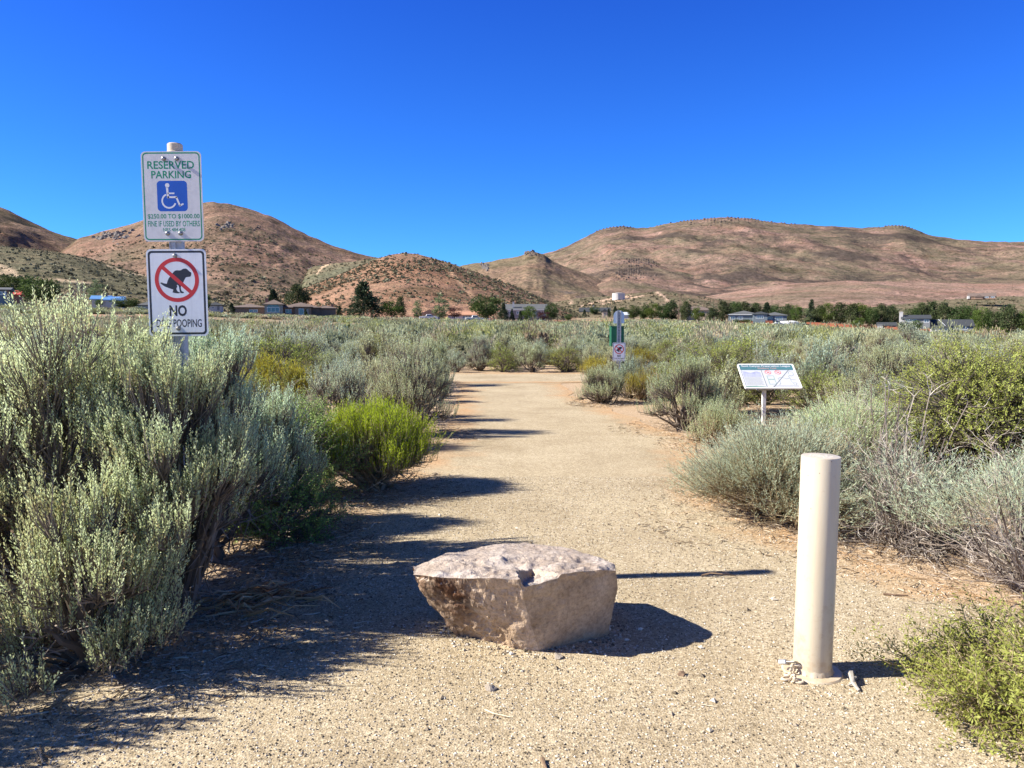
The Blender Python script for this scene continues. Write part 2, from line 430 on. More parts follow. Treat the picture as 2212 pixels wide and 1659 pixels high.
def mat_gravel():
    m, nt, out = newmat('decomposed_granite'); b = N(nt, 'BsdfPrincipled', inp={'Roughness': .95, 'Specular IOR Level': .15})
    tc = N(nt, 'TexCoord'); o = tc.outputs['Object']
    v1 = tex(nt, o, 'Voronoi', 105); v2 = tex(nt, o, 'Voronoi', 210); v1.inputs['Randomness'].default_value = 1
    n1 = tex(nt, o, 'Noise', .9, 6, .65); n2 = tex(nt, o, 'Noise', 35, 6, .75); n4 = tex(nt, o, 'Noise', 7, 5, .7)
    s1 = N(nt, 'SeparateColor'); nt.links.new(v1.outputs['Color'], s1.inputs[0])
    s2 = N(nt, 'SeparateColor'); nt.links.new(v2.outputs['Color'], s2.inputs[0])
    c1 = ramp(nt, s1.outputs[0], [(0, (.14, .105, .065)), (.25, (.34, .27, .175)), (.7, (.50, .41, .28)), (1, (.88, .80, .64))]).outputs[0]
    c2 = ramp(nt, s2.outputs[1], [(0, (.18, .14, .09)), (.5, (.46, .37, .25)), (1, (.74, .64, .48))]).outputs[0]
    c = mixc(nt, .5, c1, c2)
    c = mixc(nt, 1.0, c, ramp(nt, n1.outputs[0], [(.3, (.70, .66, .57)), (.5, (.94, .92, .85)), (.72, (1.10, 1.10, 1.04))]).outputs[0], 'MULTIPLY')
    c = mixc(nt, .22, c, ramp(nt, n4.outputs[0], [(.3, (.34, .265, .165)), (.6, (.50, .41, .28)), (.8, (.60, .52, .38))]).outputs[0])
    # soil shows through towards the edges
    at = N(nt, 'Attribute', attribute_name='edge')
    ne = tex(nt, o, 'Noise', 2.2, 6, .7)
    ma = N(nt, 'Math', operation='MULTIPLY_ADD'); ma.inputs[1].default_value = 1.6; ma.inputs[2].default_value = -.8; nt.links.new(ne.outputs[0], ma.inputs[0])
    ad = N(nt, 'Math', operation='ADD'); nt.links.new(at.outputs['Fac'], ad.inputs[0]); nt.links.new(ma.outputs[0], ad.inputs[1])
    er = ramp(nt, ad.outputs[0], [(.0, (1, 1, 1)), (.55, (0, 0, 0))])
    so = ramp(nt, n2.outputs[0], [(.3, (.26, .16, .08)), (.5, (.47, .30, .16)), (.7, (.62, .45, .29))]).outputs[0]
    c = mixc(nt, er.outputs[0], c, so)
    # fine grain darks
    gr = ramp(nt, n2.outputs[0], [(.30, (.30, .27, .23)), (.46, (1, 1, 1)), (.62, (1, 1, 1)), (.74, (1.3, 1.28, 1.22))]).outputs[0]
    c = mixc(nt, .8, c, gr, 'MULTIPLY')
    nt.links.new(c, b.inputs['Base Color'])
    bump_chain(nt, b, [(n4.outputs[0], .35, .015), (n2.outputs[0], .35, .006), (v1.outputs['Distance'], .55, .005)])
    nt.links.new(b.outputs[0], out.inputs[0]); return m
M_SOIL = mat_soil(); M_GRAV = mat_gravel()

gx = np.sinh(np.linspace(-1, 1, 301) * 5.2); gx = gx / gx[-1] * 5200
gy = np.concatenate([np.linspace(-260, -10, 12)[:-1], np.linspace(-10, 60, 71)[:-1], np.geomspace(60, 5000, 150)])
GX, GY = np.meshgrid(gx, gy); GZ = gz(GX, GY)
nr, nc = GX.shape; idx = np.arange(nr * nc).reshape(nr, nc)
def gridq(idx): return np.stack([idx[:-1, :-1], idx[:-1, 1:], idx[1:, 1:], idx[1:, :-1]], -1).reshape(-1, 4)
link('ground', mesh_np('ground', np.stack([GX, GY, GZ], -1).reshape(-1, 3), [gridq(idx)], M_SOIL, smooth=True), kind='structure')

PL_Y = [-6, 2.85, 3.05, 3.4, 3.9, 5.0, 6.6, 8.1, 10, 12.5, 16.7, 19.3, 24]
PL_X = [-7, -6.5, -2.3, -1.75, -1.6, -1.55, -1.42, -1.08, -.98, -.92, -1.15, -1.35, -1.5]
PR_Y = [-6, 3.5, 3.8, 4.1, 4.7, 5.5, 7.0, 8.6, 10.0, 11.7, 13.5, 16.2, 18.5, 24]
PR_X = [7, 6.5, 3.4, 2.5, 2.25, 2.05, 1.9, 2.0, 2.35, 2.0, 1.72, 1.3, 1.25, 1.4]
def on_path(x, y, mg=0.0):
    inm = (x > np.interp(y, PL_Y, PL_X) - mg) & (x < np.interp(y, PR_Y, PR_X) + mg) & (y < 21)
    cr = (np.abs(y - (21.6 + .0 * x)) < 2.0 + mg * .8) & (x > -16) & (x < 12)
    return inm | cr
yy = np.concatenate([np.linspace(-6, 2, 9)[:-1], np.linspace(2, 20.5, 150)]); cc = np.linspace(0, 1, 41)
xl = np.interp(yy, PL_Y, PL_X) + .16 * fbm(yy * 1.3, yy * 0 + 3, o=3); xr = np.interp(yy, PR_Y, PR_X) + .16 * fbm(yy * 1.3, yy * 0 + 9, o=3)
XX = xl[:, None] + (xr - xl)[:, None] * cc[None]; YY = yy[:, None] + 0 * XX
edge = np.minimum(XX - xl[:, None], xr[:, None] - XX)
edge = np.where(YY < 2.6, 2, edge)
i1 = np.arange(XX.size).reshape(XX.shape)
bx = np.linspace(-17, 13, 90); by = np.linspace(0, 1, 14)
y0 = 19.6 + .2 * fbm(bx * .8, bx * 0, o=3) + np.where(bx > 4, (bx - 4) * .1, 0); y1 = 23.6 + .2 * fbm(bx * .8, bx * 0 + 5, o=3) + np.where(bx > 4, (bx - 4) * .1, 0)
BX = bx[:, None] + 0 * by[None]; BY = y0[:, None] + (y1 - y0)[:, None] * by[None]
e2 = np.minimum(BY - y0[:, None], y1[:, None] - BY)
i2 = np.arange(BX.size).reshape(BX.shape) + XX.size
PV = np.concatenate([np.stack([XX, YY, 0 * XX + .006], -1).reshape(-1, 3), np.stack([BX, BY, 0 * BX + .011], -1).reshape(-1, 3)])
pm = mesh_np('path', PV, [gridq(i1), gridq(i2)[:, ::-1]], M_GRAV)
a = pm.attributes.new('edge', 'FLOAT', 'POINT'); a.data.foreach_set('value', np.concatenate([edge.ravel(), e2.ravel() * .8 - .05]).astype(np.float32))
link('path', pm, kind='structure')

# loose stones of the path (uncountable): merged small faceted pebbles
def pebble_cloud(name, n, xs, ys, smin, smax, mat, seed, power=2.2, z=.006, cond=None, bias=None):
    rng = np.random.default_rng(seed)
    x = rng.uniform(*xs, n); y = ys[0] + (ys[1] - ys[0]) * rng.uniform(0, 1, n) ** (bias or 1.0)
    k = np.ones(n, bool) if cond is None else cond(x, y)
    x = x[k]; y = y[k]; n = len(x)
    s = smin + (smax - smin) * rng.uniform(0, 1, n) ** power
    base = np.array([(1, 0, 0), (0, 1, 0), (-1, 0, 0), (0, -1, 0), (0, 0, 1), (.1, .1, -1)], float)
    V = base[None] * (1 + rng.uniform(-.35, .35, (n, 6, 3))) * s[:, None, None] * np.array([1, .85, .62])
    a = rng.uniform(0, 6.283, n); ca, sa = np.cos(a)[:, None], np.sin(a)[:, None]
    X = V[..., 0] * ca - V[..., 1] * sa; Y = V[..., 0] * sa + V[..., 1] * ca
    V = np.stack([X + x[:, None], Y + y[:, None], V[..., 2] + z + s[:, None] * .25], -1)
    f = np.array([(0, 1, 4), (1, 2, 4), (2, 3, 4), (3, 0, 4), (1, 0, 5), (2, 1, 5), (3, 2, 5), (0, 3, 5)])
    Q = (np.arange(n)[:, None, None] * 6 + f[None]).reshape(-1, 3)
    return mesh_np(name, V.reshape(-1, 3), [Q], mat, tint=np.repeat(rng.uniform(0, 1, n), 6))
M_PEB = leafmat('pebble', (.09, .07, .045), (.34, .275, .19), (.78, .72, .60), 0, 0, .9, (.0, .5, 1))
inpath = lambda x, y: on_path(x, y, .05)
gv = pebble_cloud('gravel', 160000, (-3.4, 3.2), (1.7, 7.5), .0015, .0068, M_PEB, 1, 2.2, cond=lambda x, y: inpath(x, y) & (np.abs(x) < y * .72), bias=1.35)
link('gravel', gv, kind='stuff', label='loose pale gravel scattered over the path surface', category='gravel')
gv = pebble_cloud('pebbles', 450, (-3.2, 3.0), (1.8, 6.0), .007, .019, M_PEB, 2, 3.0, cond=inpath, bias=1.4)
link('pebbles', gv, kind='stuff', label='larger pale pebbles lying loose on the gravel', category='pebbles')

# ================================================================== HILLS
def mat_hill(name, soil, soil2, sage, rock, fs=.2, dots=.35, dsc=.22, sage_amt=.5, rock_amt=.62, rs=.006, track=None, pale=.5, seed=0):
    m, nt, out = newmat(name); b = N(nt, 'BsdfPrincipled', inp={'Roughness': 1, 'Specular IOR Level': .0})
    tc = N(nt, 'TexCoord'); mp = N(nt, 'Mapping'); mp.inputs['Location'].default_value = (seed * 311, seed * 97, seed * 53)
    nt.links.new(tc.outputs['Object'], mp.inputs[0]); o = mp.outputs[0]
    n0 = tex(nt, o, 'Noise', .004, 6, .62); n1 = tex(nt, o, 'Noise', .011, 8, .68); n2 = tex(nt, o, 'Noise', .05, 6, .7); nr_ = tex(nt, o, 'Noise', rs, 9, .72)
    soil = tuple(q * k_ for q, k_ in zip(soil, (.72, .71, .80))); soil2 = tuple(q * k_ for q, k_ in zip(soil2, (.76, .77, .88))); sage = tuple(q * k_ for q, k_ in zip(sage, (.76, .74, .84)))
    c = ramp(nt, n1.outputs[0], [(.36, soil), (.62, soil2)]).outputs[0]
    # sage cover by patches
    k = ramp(nt, n0.outputs[0], [(sage_amt - .07, (0, 0, 0)), (sage_amt + .10, (1, 1, 1))])
    k2 = ramp(nt, n2.outputs[0], [(.42, (0, 0, 0)), (.60, (1, 1, 1))])
    kk = N(nt, 'Math', operation='MULTIPLY_ADD'); kk.inputs[1].default_value = .75
    nt.links.new(k.outputs[0], kk.inputs[0])
    kq = N(nt, 'Math', operation='MULTIPLY'); kq.inputs[1].default_value = .35; nt.links.new(k2.outputs[0], kq.inputs[0]); nt.links.new(kq.outputs[0], kk.inputs[2])
    c = mixc(nt, kk.outputs[0], c, sage)
    # separate shrubs as dark dots
    v = tex(nt, o, 'Voronoi', dsc); nd = tex(nt, o, 'Noise', .03, 4, .7)
    th = N(nt, 'Math', operation='MULTIPLY'); th.inputs[1].default_value = dots * 2; nt.links.new(nd.outputs[0], th.inputs[0])
    lt = N(nt, 'Math', operation='LESS_THAN'); nt.links.new(v.outputs['Distance'], lt.inputs[0]); nt.links.new(th.outputs[0], lt.inputs[1])
    ds = N(nt, 'Math', operation='MULTIPLY'); ds.inputs[1].default_value = .8; nt.links.new(lt.outputs[0], ds.inputs[0])
    c = mixc(nt, ds.outputs[0], c, tuple(x * .62 for x in sage))
    # fine mottling: tufts and stones
    n5 = tex(nt, o, 'Noise', fs, 5, .85); c = mixc(nt, .9, c, ramp(nt, n5.outputs[0], [(.36, (.42, .46, .44)), (.5, (1, 1, 1)), (.64, (1.4, 1.32, 1.25))]).outputs[0], 'MULTIPLY')
    mp2 = N(nt, 'Mapping'); mp2.inputs['Scale'].default_value = (1, 1, 3.2); nt.links.new(o, mp2.inputs[0])
    n6 = tex(nt, mp2.outputs[0], 'Noise', .012, 9, .74); c = mixc(nt, .9, c, ramp(nt, n6.outputs[0], [(.36, (.52, .55, .50)), (.5, (1, 1, 1)), (.64, (1.18, 1.12, 1.08))]).outputs[0], 'MULTIPLY')
    # rock: scree and ledges
    mp3 = N(nt, 'Mapping'); mp3.inputs['Scale'].default_value = (1, 1, 2.2); nt.links.new(o, mp3.inputs[0]); nt.links.new(mp3.outputs[0], nr_.inputs['Vector'])
    rk = ramp(nt, nr_.outputs[0], [(rock_amt, (0, 0, 0)), (rock_amt + .08, (.85, .85, .85))])
    nrc = tex(nt, o, 'Noise', .12, 4, .8)
    rc = ramp(nt, nrc.outputs[0], [(.35, tuple(x * .45 for x in rock)), (.6, rock), (.75, tuple(min(1, x * 1.7) for x in rock))]).outputs[0]
    c = mixc(nt, rk.outputs[0], c, rc)
    if track:
        at = N(nt, 'Attribute', attribute_name='track'); c = mixc(nt, at.outputs['Fac'], c, track)
    nt.links.new(c, b.inputs['Base Color'])
    bump_chain(nt, b, [(n6.outputs[0], .55, 22), (nrc.outputs[0], .6, 3.0)])
    nt.links.new(b.outputs[0], out.inputs[0]); return m

HILLS = {}
def hill(name, sky_pts, D, D0, mat, nu=260, nt_=70, p=1.15, amp=.10, foot=3, seed=0, back=.8, gully=.5, tracks=(), kink=None, ledge=0):
    us = np.array([q[0] for q in sky_pts], float); vs = np.array([q[1] for q in sky_pts], float)
    U = np.linspace(us[0], us[-1], nu)
    vr = np.interp(U, us, vs)
    # soften polyline corners
    ker = np.array([1, 2, 3, 2, 1.]) / 9; vr = np.convolve(np.pad(vr, 2, 'edge'), ker, 'valid')
    T = np.concatenate([np.linspace(0, 1, nt_), np.linspace(1, 2, nt_ // 3)[1:]])
    Dr = D * (1 + .05 * fbm(U * .004, U * 0 + seed, o=3, s=seed))
    zr = np.array([P(CX, v, 1.0)[2] - CAM_H for v in vr]) * Dr + CAM_H
    UU, TT = np.meshgrid(U, T)
    Y = np.where(TT <= 1, D0 + (Dr[None] - D0) * TT, Dr[None] * (1 + back * (TT - 1)))
    X = (UU - CX) / F * Y
    zg = gz(X, Y); zg0 = gz((U - CX) / F * D0, D0 + 0 * U) - foot
    s = TT
    w = 1 + (.0)
    prof = np.where(s <= 1, s ** p, np.clip(1 - (s - 1) ** 1.3, 0, 1))
    Hh = (zr[None] - zg0[None])
    Z = zg0[None] + Hh * prof
    env = np.where(s <= 1, np.sin(np.pi * np.clip(s, 0, 1)) ** .8, .5 * (s - 1))
    g = fbm(X / (D * .10), Y / (D * .16), o=6, s=seed + 3, g=.56)
    rid = 1 - np.abs(fbm(X / (D * .07) + TT * .9 + .8 * g, TT * 1.3, o=5, s=seed + 11, g=.55)) * 2.4
    wx = fbm(X / 110, Y / 110, o=5, s=seed + 21, g=.6)
    Hm = np.maximum(Hh, 8)
    Z = Z + env * Hm * (amp * g * 1.2 + amp * gully * rid + amp * .55 * wx)
    Z = Z + np.clip(s, 0, 1) * fbm(X / 25, Y / 25, o=4, s=seed + 31) * (.004 * D ** 1.0 * .35)
    if ledge:
        q = Hm * .11; st = np.floor(Z / q) * q + q * (np.clip((Z / q - np.floor(Z / q)) * 2.2 - .6, 0, 1))
        msk = np.clip(fbm(X / 260, Y / 200, o=3, s=seed + 41) * 2.5, 0, 1) * np.clip(env, 0, 1)
        Z = Z + (st - Z) * msk * ledge
    Z = np.where(s < .02, Z - 1.0, Z)
    n0, n1 = Z.shape
    me = mesh_np(name, np.stack([X, Y, Z], -1).reshape(-1, 3), [gridq(np.arange(n0 * n1).reshape(n0, n1))], mat, smooth=True)
    # tracks as an attribute
    if tracks:
        tr = np.zeros_like(Z)
        dd = ray(CX, 0)
        VV = HY - (Z - CAM_H) / Y * F
        for pts, wd in tracks:
            for (ua, va), (ub, vb) in zip(pts[:-1], pts[1:]):
                L2 = (ub - ua) ** 2 + (vb - va) ** 2
                t = np.clip(((UU - ua) * (ub - ua) + (VV - va) * (vb - va)) / L2, 0, 1)
                d = np.hypot(UU - (ua + t * (ub - ua)), VV - (va + t * (vb - va)))
                tr = np.maximum(tr, np.clip(1.3 - d / wd, 0, 1) * (TT <= 1))
        a = me.attributes.new('track', 'FLOAT', 'POINT'); a.data.foreach_set('value', tr.ravel().astype(np.float32))
    HILLS[len(HILLS)] = (X, Y, Z, U, T)
    return link(name, me, kind='structure')

SG = (.205, .20, .115)
mh = mat_hill('hill_brown_slope', fs=0.12, soil=(.30, .19, .12), soil2=(.40, .27, .18), sage=(.20, .175, .10), rock=(.22, .19, .16), dots=.30, dsc=.16, sage_amt=.50, rock_amt=.70, seed=1)
hill('hill', [(-1500, 560), (-900, 430), (-300, 400), (-100, 420), (0, 441), (30, 452), (70, 474), (120, 499), (150, 510), (175, 516), (230, 535), (330, 600), (430, 660)], 1800, 900, mh, seed=1, p=1.0, amp=.09)
mh = mat_hill('hill_pink_slope', fs=0.16, soil=(.39, .235, .155), soil2=(.45, .29, .195), sage=(.235, .20, .12), rock=(.34, .30, .26), dots=.34, dsc=.19, sage_amt=.55, rock_amt=.665, rs=.008, seed=2)
hill('hill', [(60, 640), (120, 560), (180, 514), (215, 506), (250, 496), (300, 482), (350, 462), (400, 446), (437, 438), (470, 435), (500, 440), (540, 450), (590, 466), (640, 492), (680, 513), (730, 533), (780, 548), (830, 558), (900, 590), (980, 660)], 1400, 520, mh, nu=320, nt_=110, seed=2, p=1.35, amp=.055, gully=.45)
mh = mat_hill('hill_sage_slope', fs=0.25, soil=(.36, .25, .15), soil2=(.42, .30, .18), sage=(.24, .235, .135), rock=(.30, .27, .22), dots=.40, dsc=.20, sage_amt=.36, rock_amt=.72, seed=3, track=(.55, .42, .28))
hill('hill', [(-900, 520), (-400, 520), (0, 532), (60, 536), (120, 543), (180, 553), (250, 573), (310, 592), (380, 612), (450, 632), (540, 655), (600, 680)], 850, 300, mh, seed=3, p=1.0, amp=.05,
     tracks=[([(10, 592), (40, 596), (70, 603), (120, 605), (200, 612)], 3), ([(0, 574), (40, 590)], 7), ([(240, 575), (280, 590), (330, 598)], 2)])
mh = mat_hill('hill_green_shoulder', fs=0.2, soil=(.38, .25, .15), soil2=(.42, .30, .18), sage=(.235, .24, .14), rock=(.42, .38, .33), dots=.40, dsc=.20, sage_amt=.36, rock_amt=.74, seed=4, track=(.58, .42, .28))
hill('hill', [(560, 680), (610, 630), (650, 592), (680, 575), (720, 570), (780, 562), (830, 556), (870, 560), (930, 590), (1000, 640)], 1000, 560, mh, seed=4, p=1.1, amp=.04,
     tracks=[([(688, 592), (700, 578), (722, 568)], 2.5)])
mh = mat_hill('hill_rocky_cone', fs=0.13, soil=(.36, .24, .15), soil2=(.42, .28, .18), sage=(.25, .215, .125), rock=(.17, .14, .125), dots=.36, dsc=.17, sage_amt=.50, rock_amt=.60, rs=.010, seed=5)
hill('hill', [(900, 640), (960, 590), (1000, 573), (1050, 566), (1100, 557), (1128, 551), (1140, 545), (1158, 544), (1175, 550), (1190, 562), (1215, 574), (1260, 590), (1320, 615), (1400, 650)], 1500, 800, mh, seed=5, p=1.2, amp=.08, gully=.8)
mh = mat_hill('mountain_slope', fs=0.075, soil=(.36, .215, .145), soil2=(.44, .28, .205), sage=(.24, .205, .125), rock=(.10, .08, .07), dots=.30, dsc=.12, sage_amt=.46, rock_amt=.525, rs=.0035, seed=6)
hill('mountain', [(900, 640), (1000, 590), (1100, 566), (1150, 553), (1190, 545), (1225, 530), (1260, 513), (1300, 494), (1325, 489), (1345, 488), (1370, 493), (1400, 492), (1430, 485), (1470, 477), (1500, 475), (1545, 470), (1570, 469), (1605, 471), (1650, 479), (1700, 483), (1760, 487), (1850, 493), (1890, 490), (1925, 487), (1945, 488), (1970, 498), (2000, 508), (2060, 518), (2130, 522), (2212, 522), (2400, 515), (2700, 500), (3200, 540), (3900, 600)],
     2700, 1300, mh, nu=420, nt_=150, seed=6, p=1.0, amp=.08, gully=.28, ledge=.6)
mh = mat_hill('spur_slope', fs=0.1, soil=(.37, .225, .155), soil2=(.43, .28, .20), sage=(.23, .20, .12), rock=(.10, .08, .07), dots=.30, dsc=.14, sage_amt=.50, rock_amt=.51, rs=.006, seed=7)
hill('hill', [(1120, 650), (1180, 612), (1230, 590), (1270, 574), (1310, 560), (1350, 556), (1400, 560), (1440, 570), (1500, 582), (1580, 585), (1660, 578), (1740, 583), (1830, 596), (1950, 603), (2060, 598), (2212, 590), (2500, 575), (3000, 600)],
     1900, 1000, mh, nu=360, nt_=110, seed=7, p=1.1, amp=.08, gully=.5, ledge=.5)
mh = mat_hill('foothill_pink_slope', fs=0.16, soil=(.43, .26, .18), soil2=(.50, .33, .235), sage=(.27, .225, .14), rock=(.2, .17, .14), dots=.26, dsc=.15, sage_amt=.58, rock_amt=.70, seed=8)
hill('hill', [(1300, 680), (1420, 652), (1520, 640), (1620, 625), (1700, 614), (1800, 607), (1900, 607), (2000, 611), (2100, 613), (2212, 612), (2500, 600), (3000, 620)],
     1250, 620, mh, seed=8, p=1.0, amp=.05)
mh = mat_hill('foothill_sage_slope', fs=0.25, soil=(.40, .27, .165), soil2=(.46, .33, .21), sage=(.25, .225, .13), rock=(.25, .22, .19), dots=.42, dsc=.22, sage_amt=.42, rock_amt=.75, seed=9, track=(.60, .42, .30))
hill('hill', [(1080, 700), (1140, 668), (1200, 652), (1260, 643), (1320, 640), (1370, 634), (1420, 630), (1480, 635), (1540, 645), (1620, 655), (1700, 664), (1800, 668), (1900, 662), (2000, 652), (2060, 646), (2110, 643), (2212, 640), (2400, 636), (2800, 650)],
     760, 420, mh, seed=9, p=1.0, amp=.04,
     tracks=[([(1255, 662), (1290, 652), (1330, 644), (1360, 640)], 2.5), ([(1295, 658), (1340, 648), (1385, 640)], 2), ([(1418, 632), (1432, 642), (1448, 656)], 3), ([(1228, 640), (1232, 655)], 2.5)])
mh = mat_hill('hill_orange_slope', fs=0.4, soil=(.42, .235, .135), soil2=(.48, .285, .175), sage=(.25, .215, .12), rock=(.30, .24, .19), dots=.10, dsc=.30, sage_amt=.72, rock_amt=.80, seed=10, track=(.46, .29, .18))
hill('hill', [(430, 705), (520, 672), (600, 640), (660, 622), (720, 600), (770, 578), (820, 558), (850, 549), (875, 546), (905, 548), (940, 558), (980, 570), (1020, 585), (1060, 600), (1110, 618), (1160, 640), (1210, 662), (1270, 684), (1330, 703)],
     560, 300, mh, nu=300, nt_=110, seed=10, p=1.15, amp=.035, tracks=[([(962, 574), (985, 600), (1008, 628), (1030, 650)], 5)])

# shrubs on the hillsides (uncountable dots of scrub)
def scrub_cloud(name, src, n, smin, smax, mat, seed, quads=16, trange=(0.02, 1.0), dens=None, zs=.55):
    X, Y, Z, U, T = src; rng = np.random.default_rng(seed)
    nT = np.sum(T <= 1.0)
    a = rng.uniform(0, len(U) - 1.001, n * 2)
    t = (trange[0] + (trange[1] - trange[0]) * rng.uniform(0, 1, n * 2)) * (nT - 1.01)
    i = t.astype(int); j = a.astype(int); fi = t - i; fj = a - j
    L = lambda A: (A[i, j] * (1 - fi) * (1 - fj) + A[i + 1, j] * fi * (1 - fj) + A[i, j + 1] * (1 - fi) * fj + A[i + 1, j + 1] * fi * fj)
    x, y, z = L(X), L(Y), L(Z)
    d = fbm(x / 35, y / 35, o=3, s=seed) * .5 + .5
    k = rng.uniform(0, 1, n * 2) < (dens(a / len(U), t / nT, d) if dens else d)
    x, y, z = x[k][:n], y[k][:n], z[k][:n]; m = len(x)
    s = rng.uniform(smin, smax, m) * (.6 + .8 * rng.uniform(0, 1, m) ** 2)
    c = nrm(rng.normal(size=(m, quads, 3))) * (rng.uniform(.5, 1, (m, quads, 1))) * np.array([1, 1, zs]) * s[:, None, None] + np.array([0, 0, .35]) * s[:, None, None]
    c = c + np.stack([x, y, z], -1)[:, None]
    u1 = nrm(rng.normal(size=(m, quads, 3))); u2 = nrm(np.cross(u1, rng.normal(size=(m, quads, 3))))
    q = .42 * s[:, None, None]
    V = np.stack([c - u1 * q, c - u2 * q, c + u1 * q, c + u2 * q], 2).reshape(-1, 3)
    tint = np.repeat(np.clip(rng.uniform(0, 1, m)[:, None] * .7 + rng.uniform(0, .3, (m, quads)), 0, 1).ravel(), 4)
    return V, np.arange(len(V)).reshape(-1, 4), tint
M_HSCRUB = leafmat('hillside_scrub_leaf', (.085, .075, .04), (.17, .155, .085), (.27, .26, .16), .1, 0)
parts = []
for kk, n, s0, s1, tr, dn in ((9, 6500, .42, 1.15, (0.0, 1.0), lambda a, t, d: np.clip((d - .38) * 2.2 + t * .75, .03, 1)),
                              (8, 3600, .6, 1.4, (0, 1), lambda a, t, d: np.clip(d + .1, 0, 1)),
                              (1, 5200, .8, 1.9, (0, .75), lambda a, t, d: np.clip(d * 1.2 - t * .25, 0, 1)),
                              (2, 4200, .7, 1.7, (0, 1), lambda a, t, d: d), (3, 1500, .7, 1.6, (0, 1), lambda a, t, d: d)):
    V, Q, t = scrub_cloud('s', HILLS[kk], n, s0, s1, None, 50 + kk, trange=tr, dens=dn); parts.append((V, Q, t, 0))
V, Q, t, mi = merge(parts)
link('hillside_scrub', mesh_np('hillside_scrub', V, [Q], M_HSCRUB, tint=t), kind='stuff', label='scattered low scrub dotting the slopes behind the houses', category='scrub')

# rocky outcrops on the hillsides
def mat_rock(name, c0, c1, c2, sc=1.5, bump=.5, dist=.1):
    m, nt, out = newmat(name); b = N(nt, 'BsdfPrincipled', inp={'Roughness': .95, 'Specular IOR Level': .15})
    tc = N(nt, 'TexCoord'); o = tc.outputs['Object']
    n1 = tex(nt, o, 'Noise', sc, 8, .7); n2 = tex(nt, o, 'Noise', sc * 9, 6, .75)
    c = ramp(nt, n1.outputs[0], [(.3, c0), (.5, c1), (.7, c2)]).outputs[0]
    c = mixc(nt, .6, c, ramp(nt, n2.outputs[0], [(.3, tuple(x * .6 for x in c0)), (.5, c1), (.7, c2)]).outputs[0])
    nt.links.new(c, b.inputs['Base Color']); bump_chain(nt, b, [(n1.outputs[0], bump, dist), (n2.outputs[0], bump, dist * .2)])
    nt.links.new(b.outputs[0], out.inputs[0]); return m
M_ROCKG = mat_rock('grey_granite', (.12, .10, .085), (.22, .19, .165), (.32, .28, .25), .5, .6, .4)
M_ROCKD = mat_rock('dark_basalt', (.07, .055, .045), (.13, .10, .08), (.22, .17, .14), .4, .6, .5)
def hpoint(k, u, v):
    X, Y, Z, U, T = HILLS[k]; n = int(np.sum(T <= 1.0)); j = int(np.argmin(abs(U - u)))
    vv = HY - (Z[:n, j] - CAM_H) / Y[:n, j] * F; i = int(np.argmin(abs(vv - v)))
    return X[i, j], Y[i, j], Z[i, j]
def rock_pts(rng, s, n=14, el=(1, 1, .8)):
    p = nrm(rng.normal(size=(n, 3))) * rng.uniform(.7, 1, (n, 1)) * s * np.array(el)
    bm = bmesh.new()
    for q in p: bm.verts.new(q)
    r = bmesh.ops.convex_hull(bm, input=bm.verts)
    junk = [g for g in r['geom_interior'] if isinstance(g, bmesh.types.BMVert)]
    bmesh.ops.delete(bm, geom=junk, context='VERTS')
    bm.verts.ensure_lookup_table(); bm.verts.index_update()
    out = ([tuple(v.co) for v in bm.verts], [tuple(v.index for v in f.verts) for f in bm.faces]); bm.free(); return out
def outcrop(k, u, v, n, spread, s, mat, label, seed, el=(1, 1, 1)):
    rng = np.random.default_rng(seed); x0, y0, z0 = hpoint(k, u, v); q = B_()
    for i in range(n):
        du, dv = rng.normal() * spread[0], rng.normal() * spread[1]
        x, y, z = hpoint(k, u + du, v + dv)
        vs, fs = rock_pts(rng, s * rng.uniform(.4, 1.2), el=el)
        q.add([(a + x - x0, b + y - y0, c + z - z0 - s * .12) for a, b, c in vs], fs)
    q.ob('rock_outcrop', mat, loc=(x0, y0, z0), label=label, category='rocks', kind='stuff')
outcrop(1, 500, 492, 26, (7, 3.5), 4, M_ROCKG, 'grey granite rocks on the upper left hill right of the sign', 1)
outcrop(1, 562, 497, 14, (4, 2.5), 3, M_ROCKD, 'small dark rocks high on the left hill', 2)
outcrop(1, 255, 515, 60, (20, 5), 5, M_ROCKG, 'band of grey rocks across the left hill behind the sign', 3)
outcrop(4, 1145, 550, 26, (7, 3), 5, M_ROCKD, 'dark rock crest on the small pointed hill', 4)
outcrop(4, 1047, 578, 26, (5, 4), 5, M_ROCKG, 'pale rock pinnacle on the saddle between the hills', 5, (.8, .8, 1.4))
outcrop(6, 1385, 566, 240, (36, 6), 3.6, M_ROCKD, 'dark rocky cliffs on the spur below the mountain', 6)
outcrop(6, 1360, 590, 160, (26, 9), 3.2, M_ROCKD, 'dark scree tumbling below the spur cliffs', 7)
outcrop(6, 1600, 588, 140, (50, 4), 3.4, M_ROCKD, 'low dark ledges on the spur right of the cliffs', 8)
outcrop(5, 1560, 478, 220, (60, 5), 4.5, M_ROCKD, 'dark rimrock along the mountain summit', 9)
outcrop(5, 1330, 493, 90, (18, 2.5), 4, M_ROCKD, 'dark rocks on the left shoulder of the mountain', 10)
outcrop(5, 1925, 491, 80, (18, 2.5), 4, M_ROCKD, 'dark rocks on the right shoulder of the mountain', 11)
outcrop(3, 672, 575, 16, (12, 4), 2.5, M_ROCKG, 'pale rocks beside the dirt track on the green shoulder', 12)

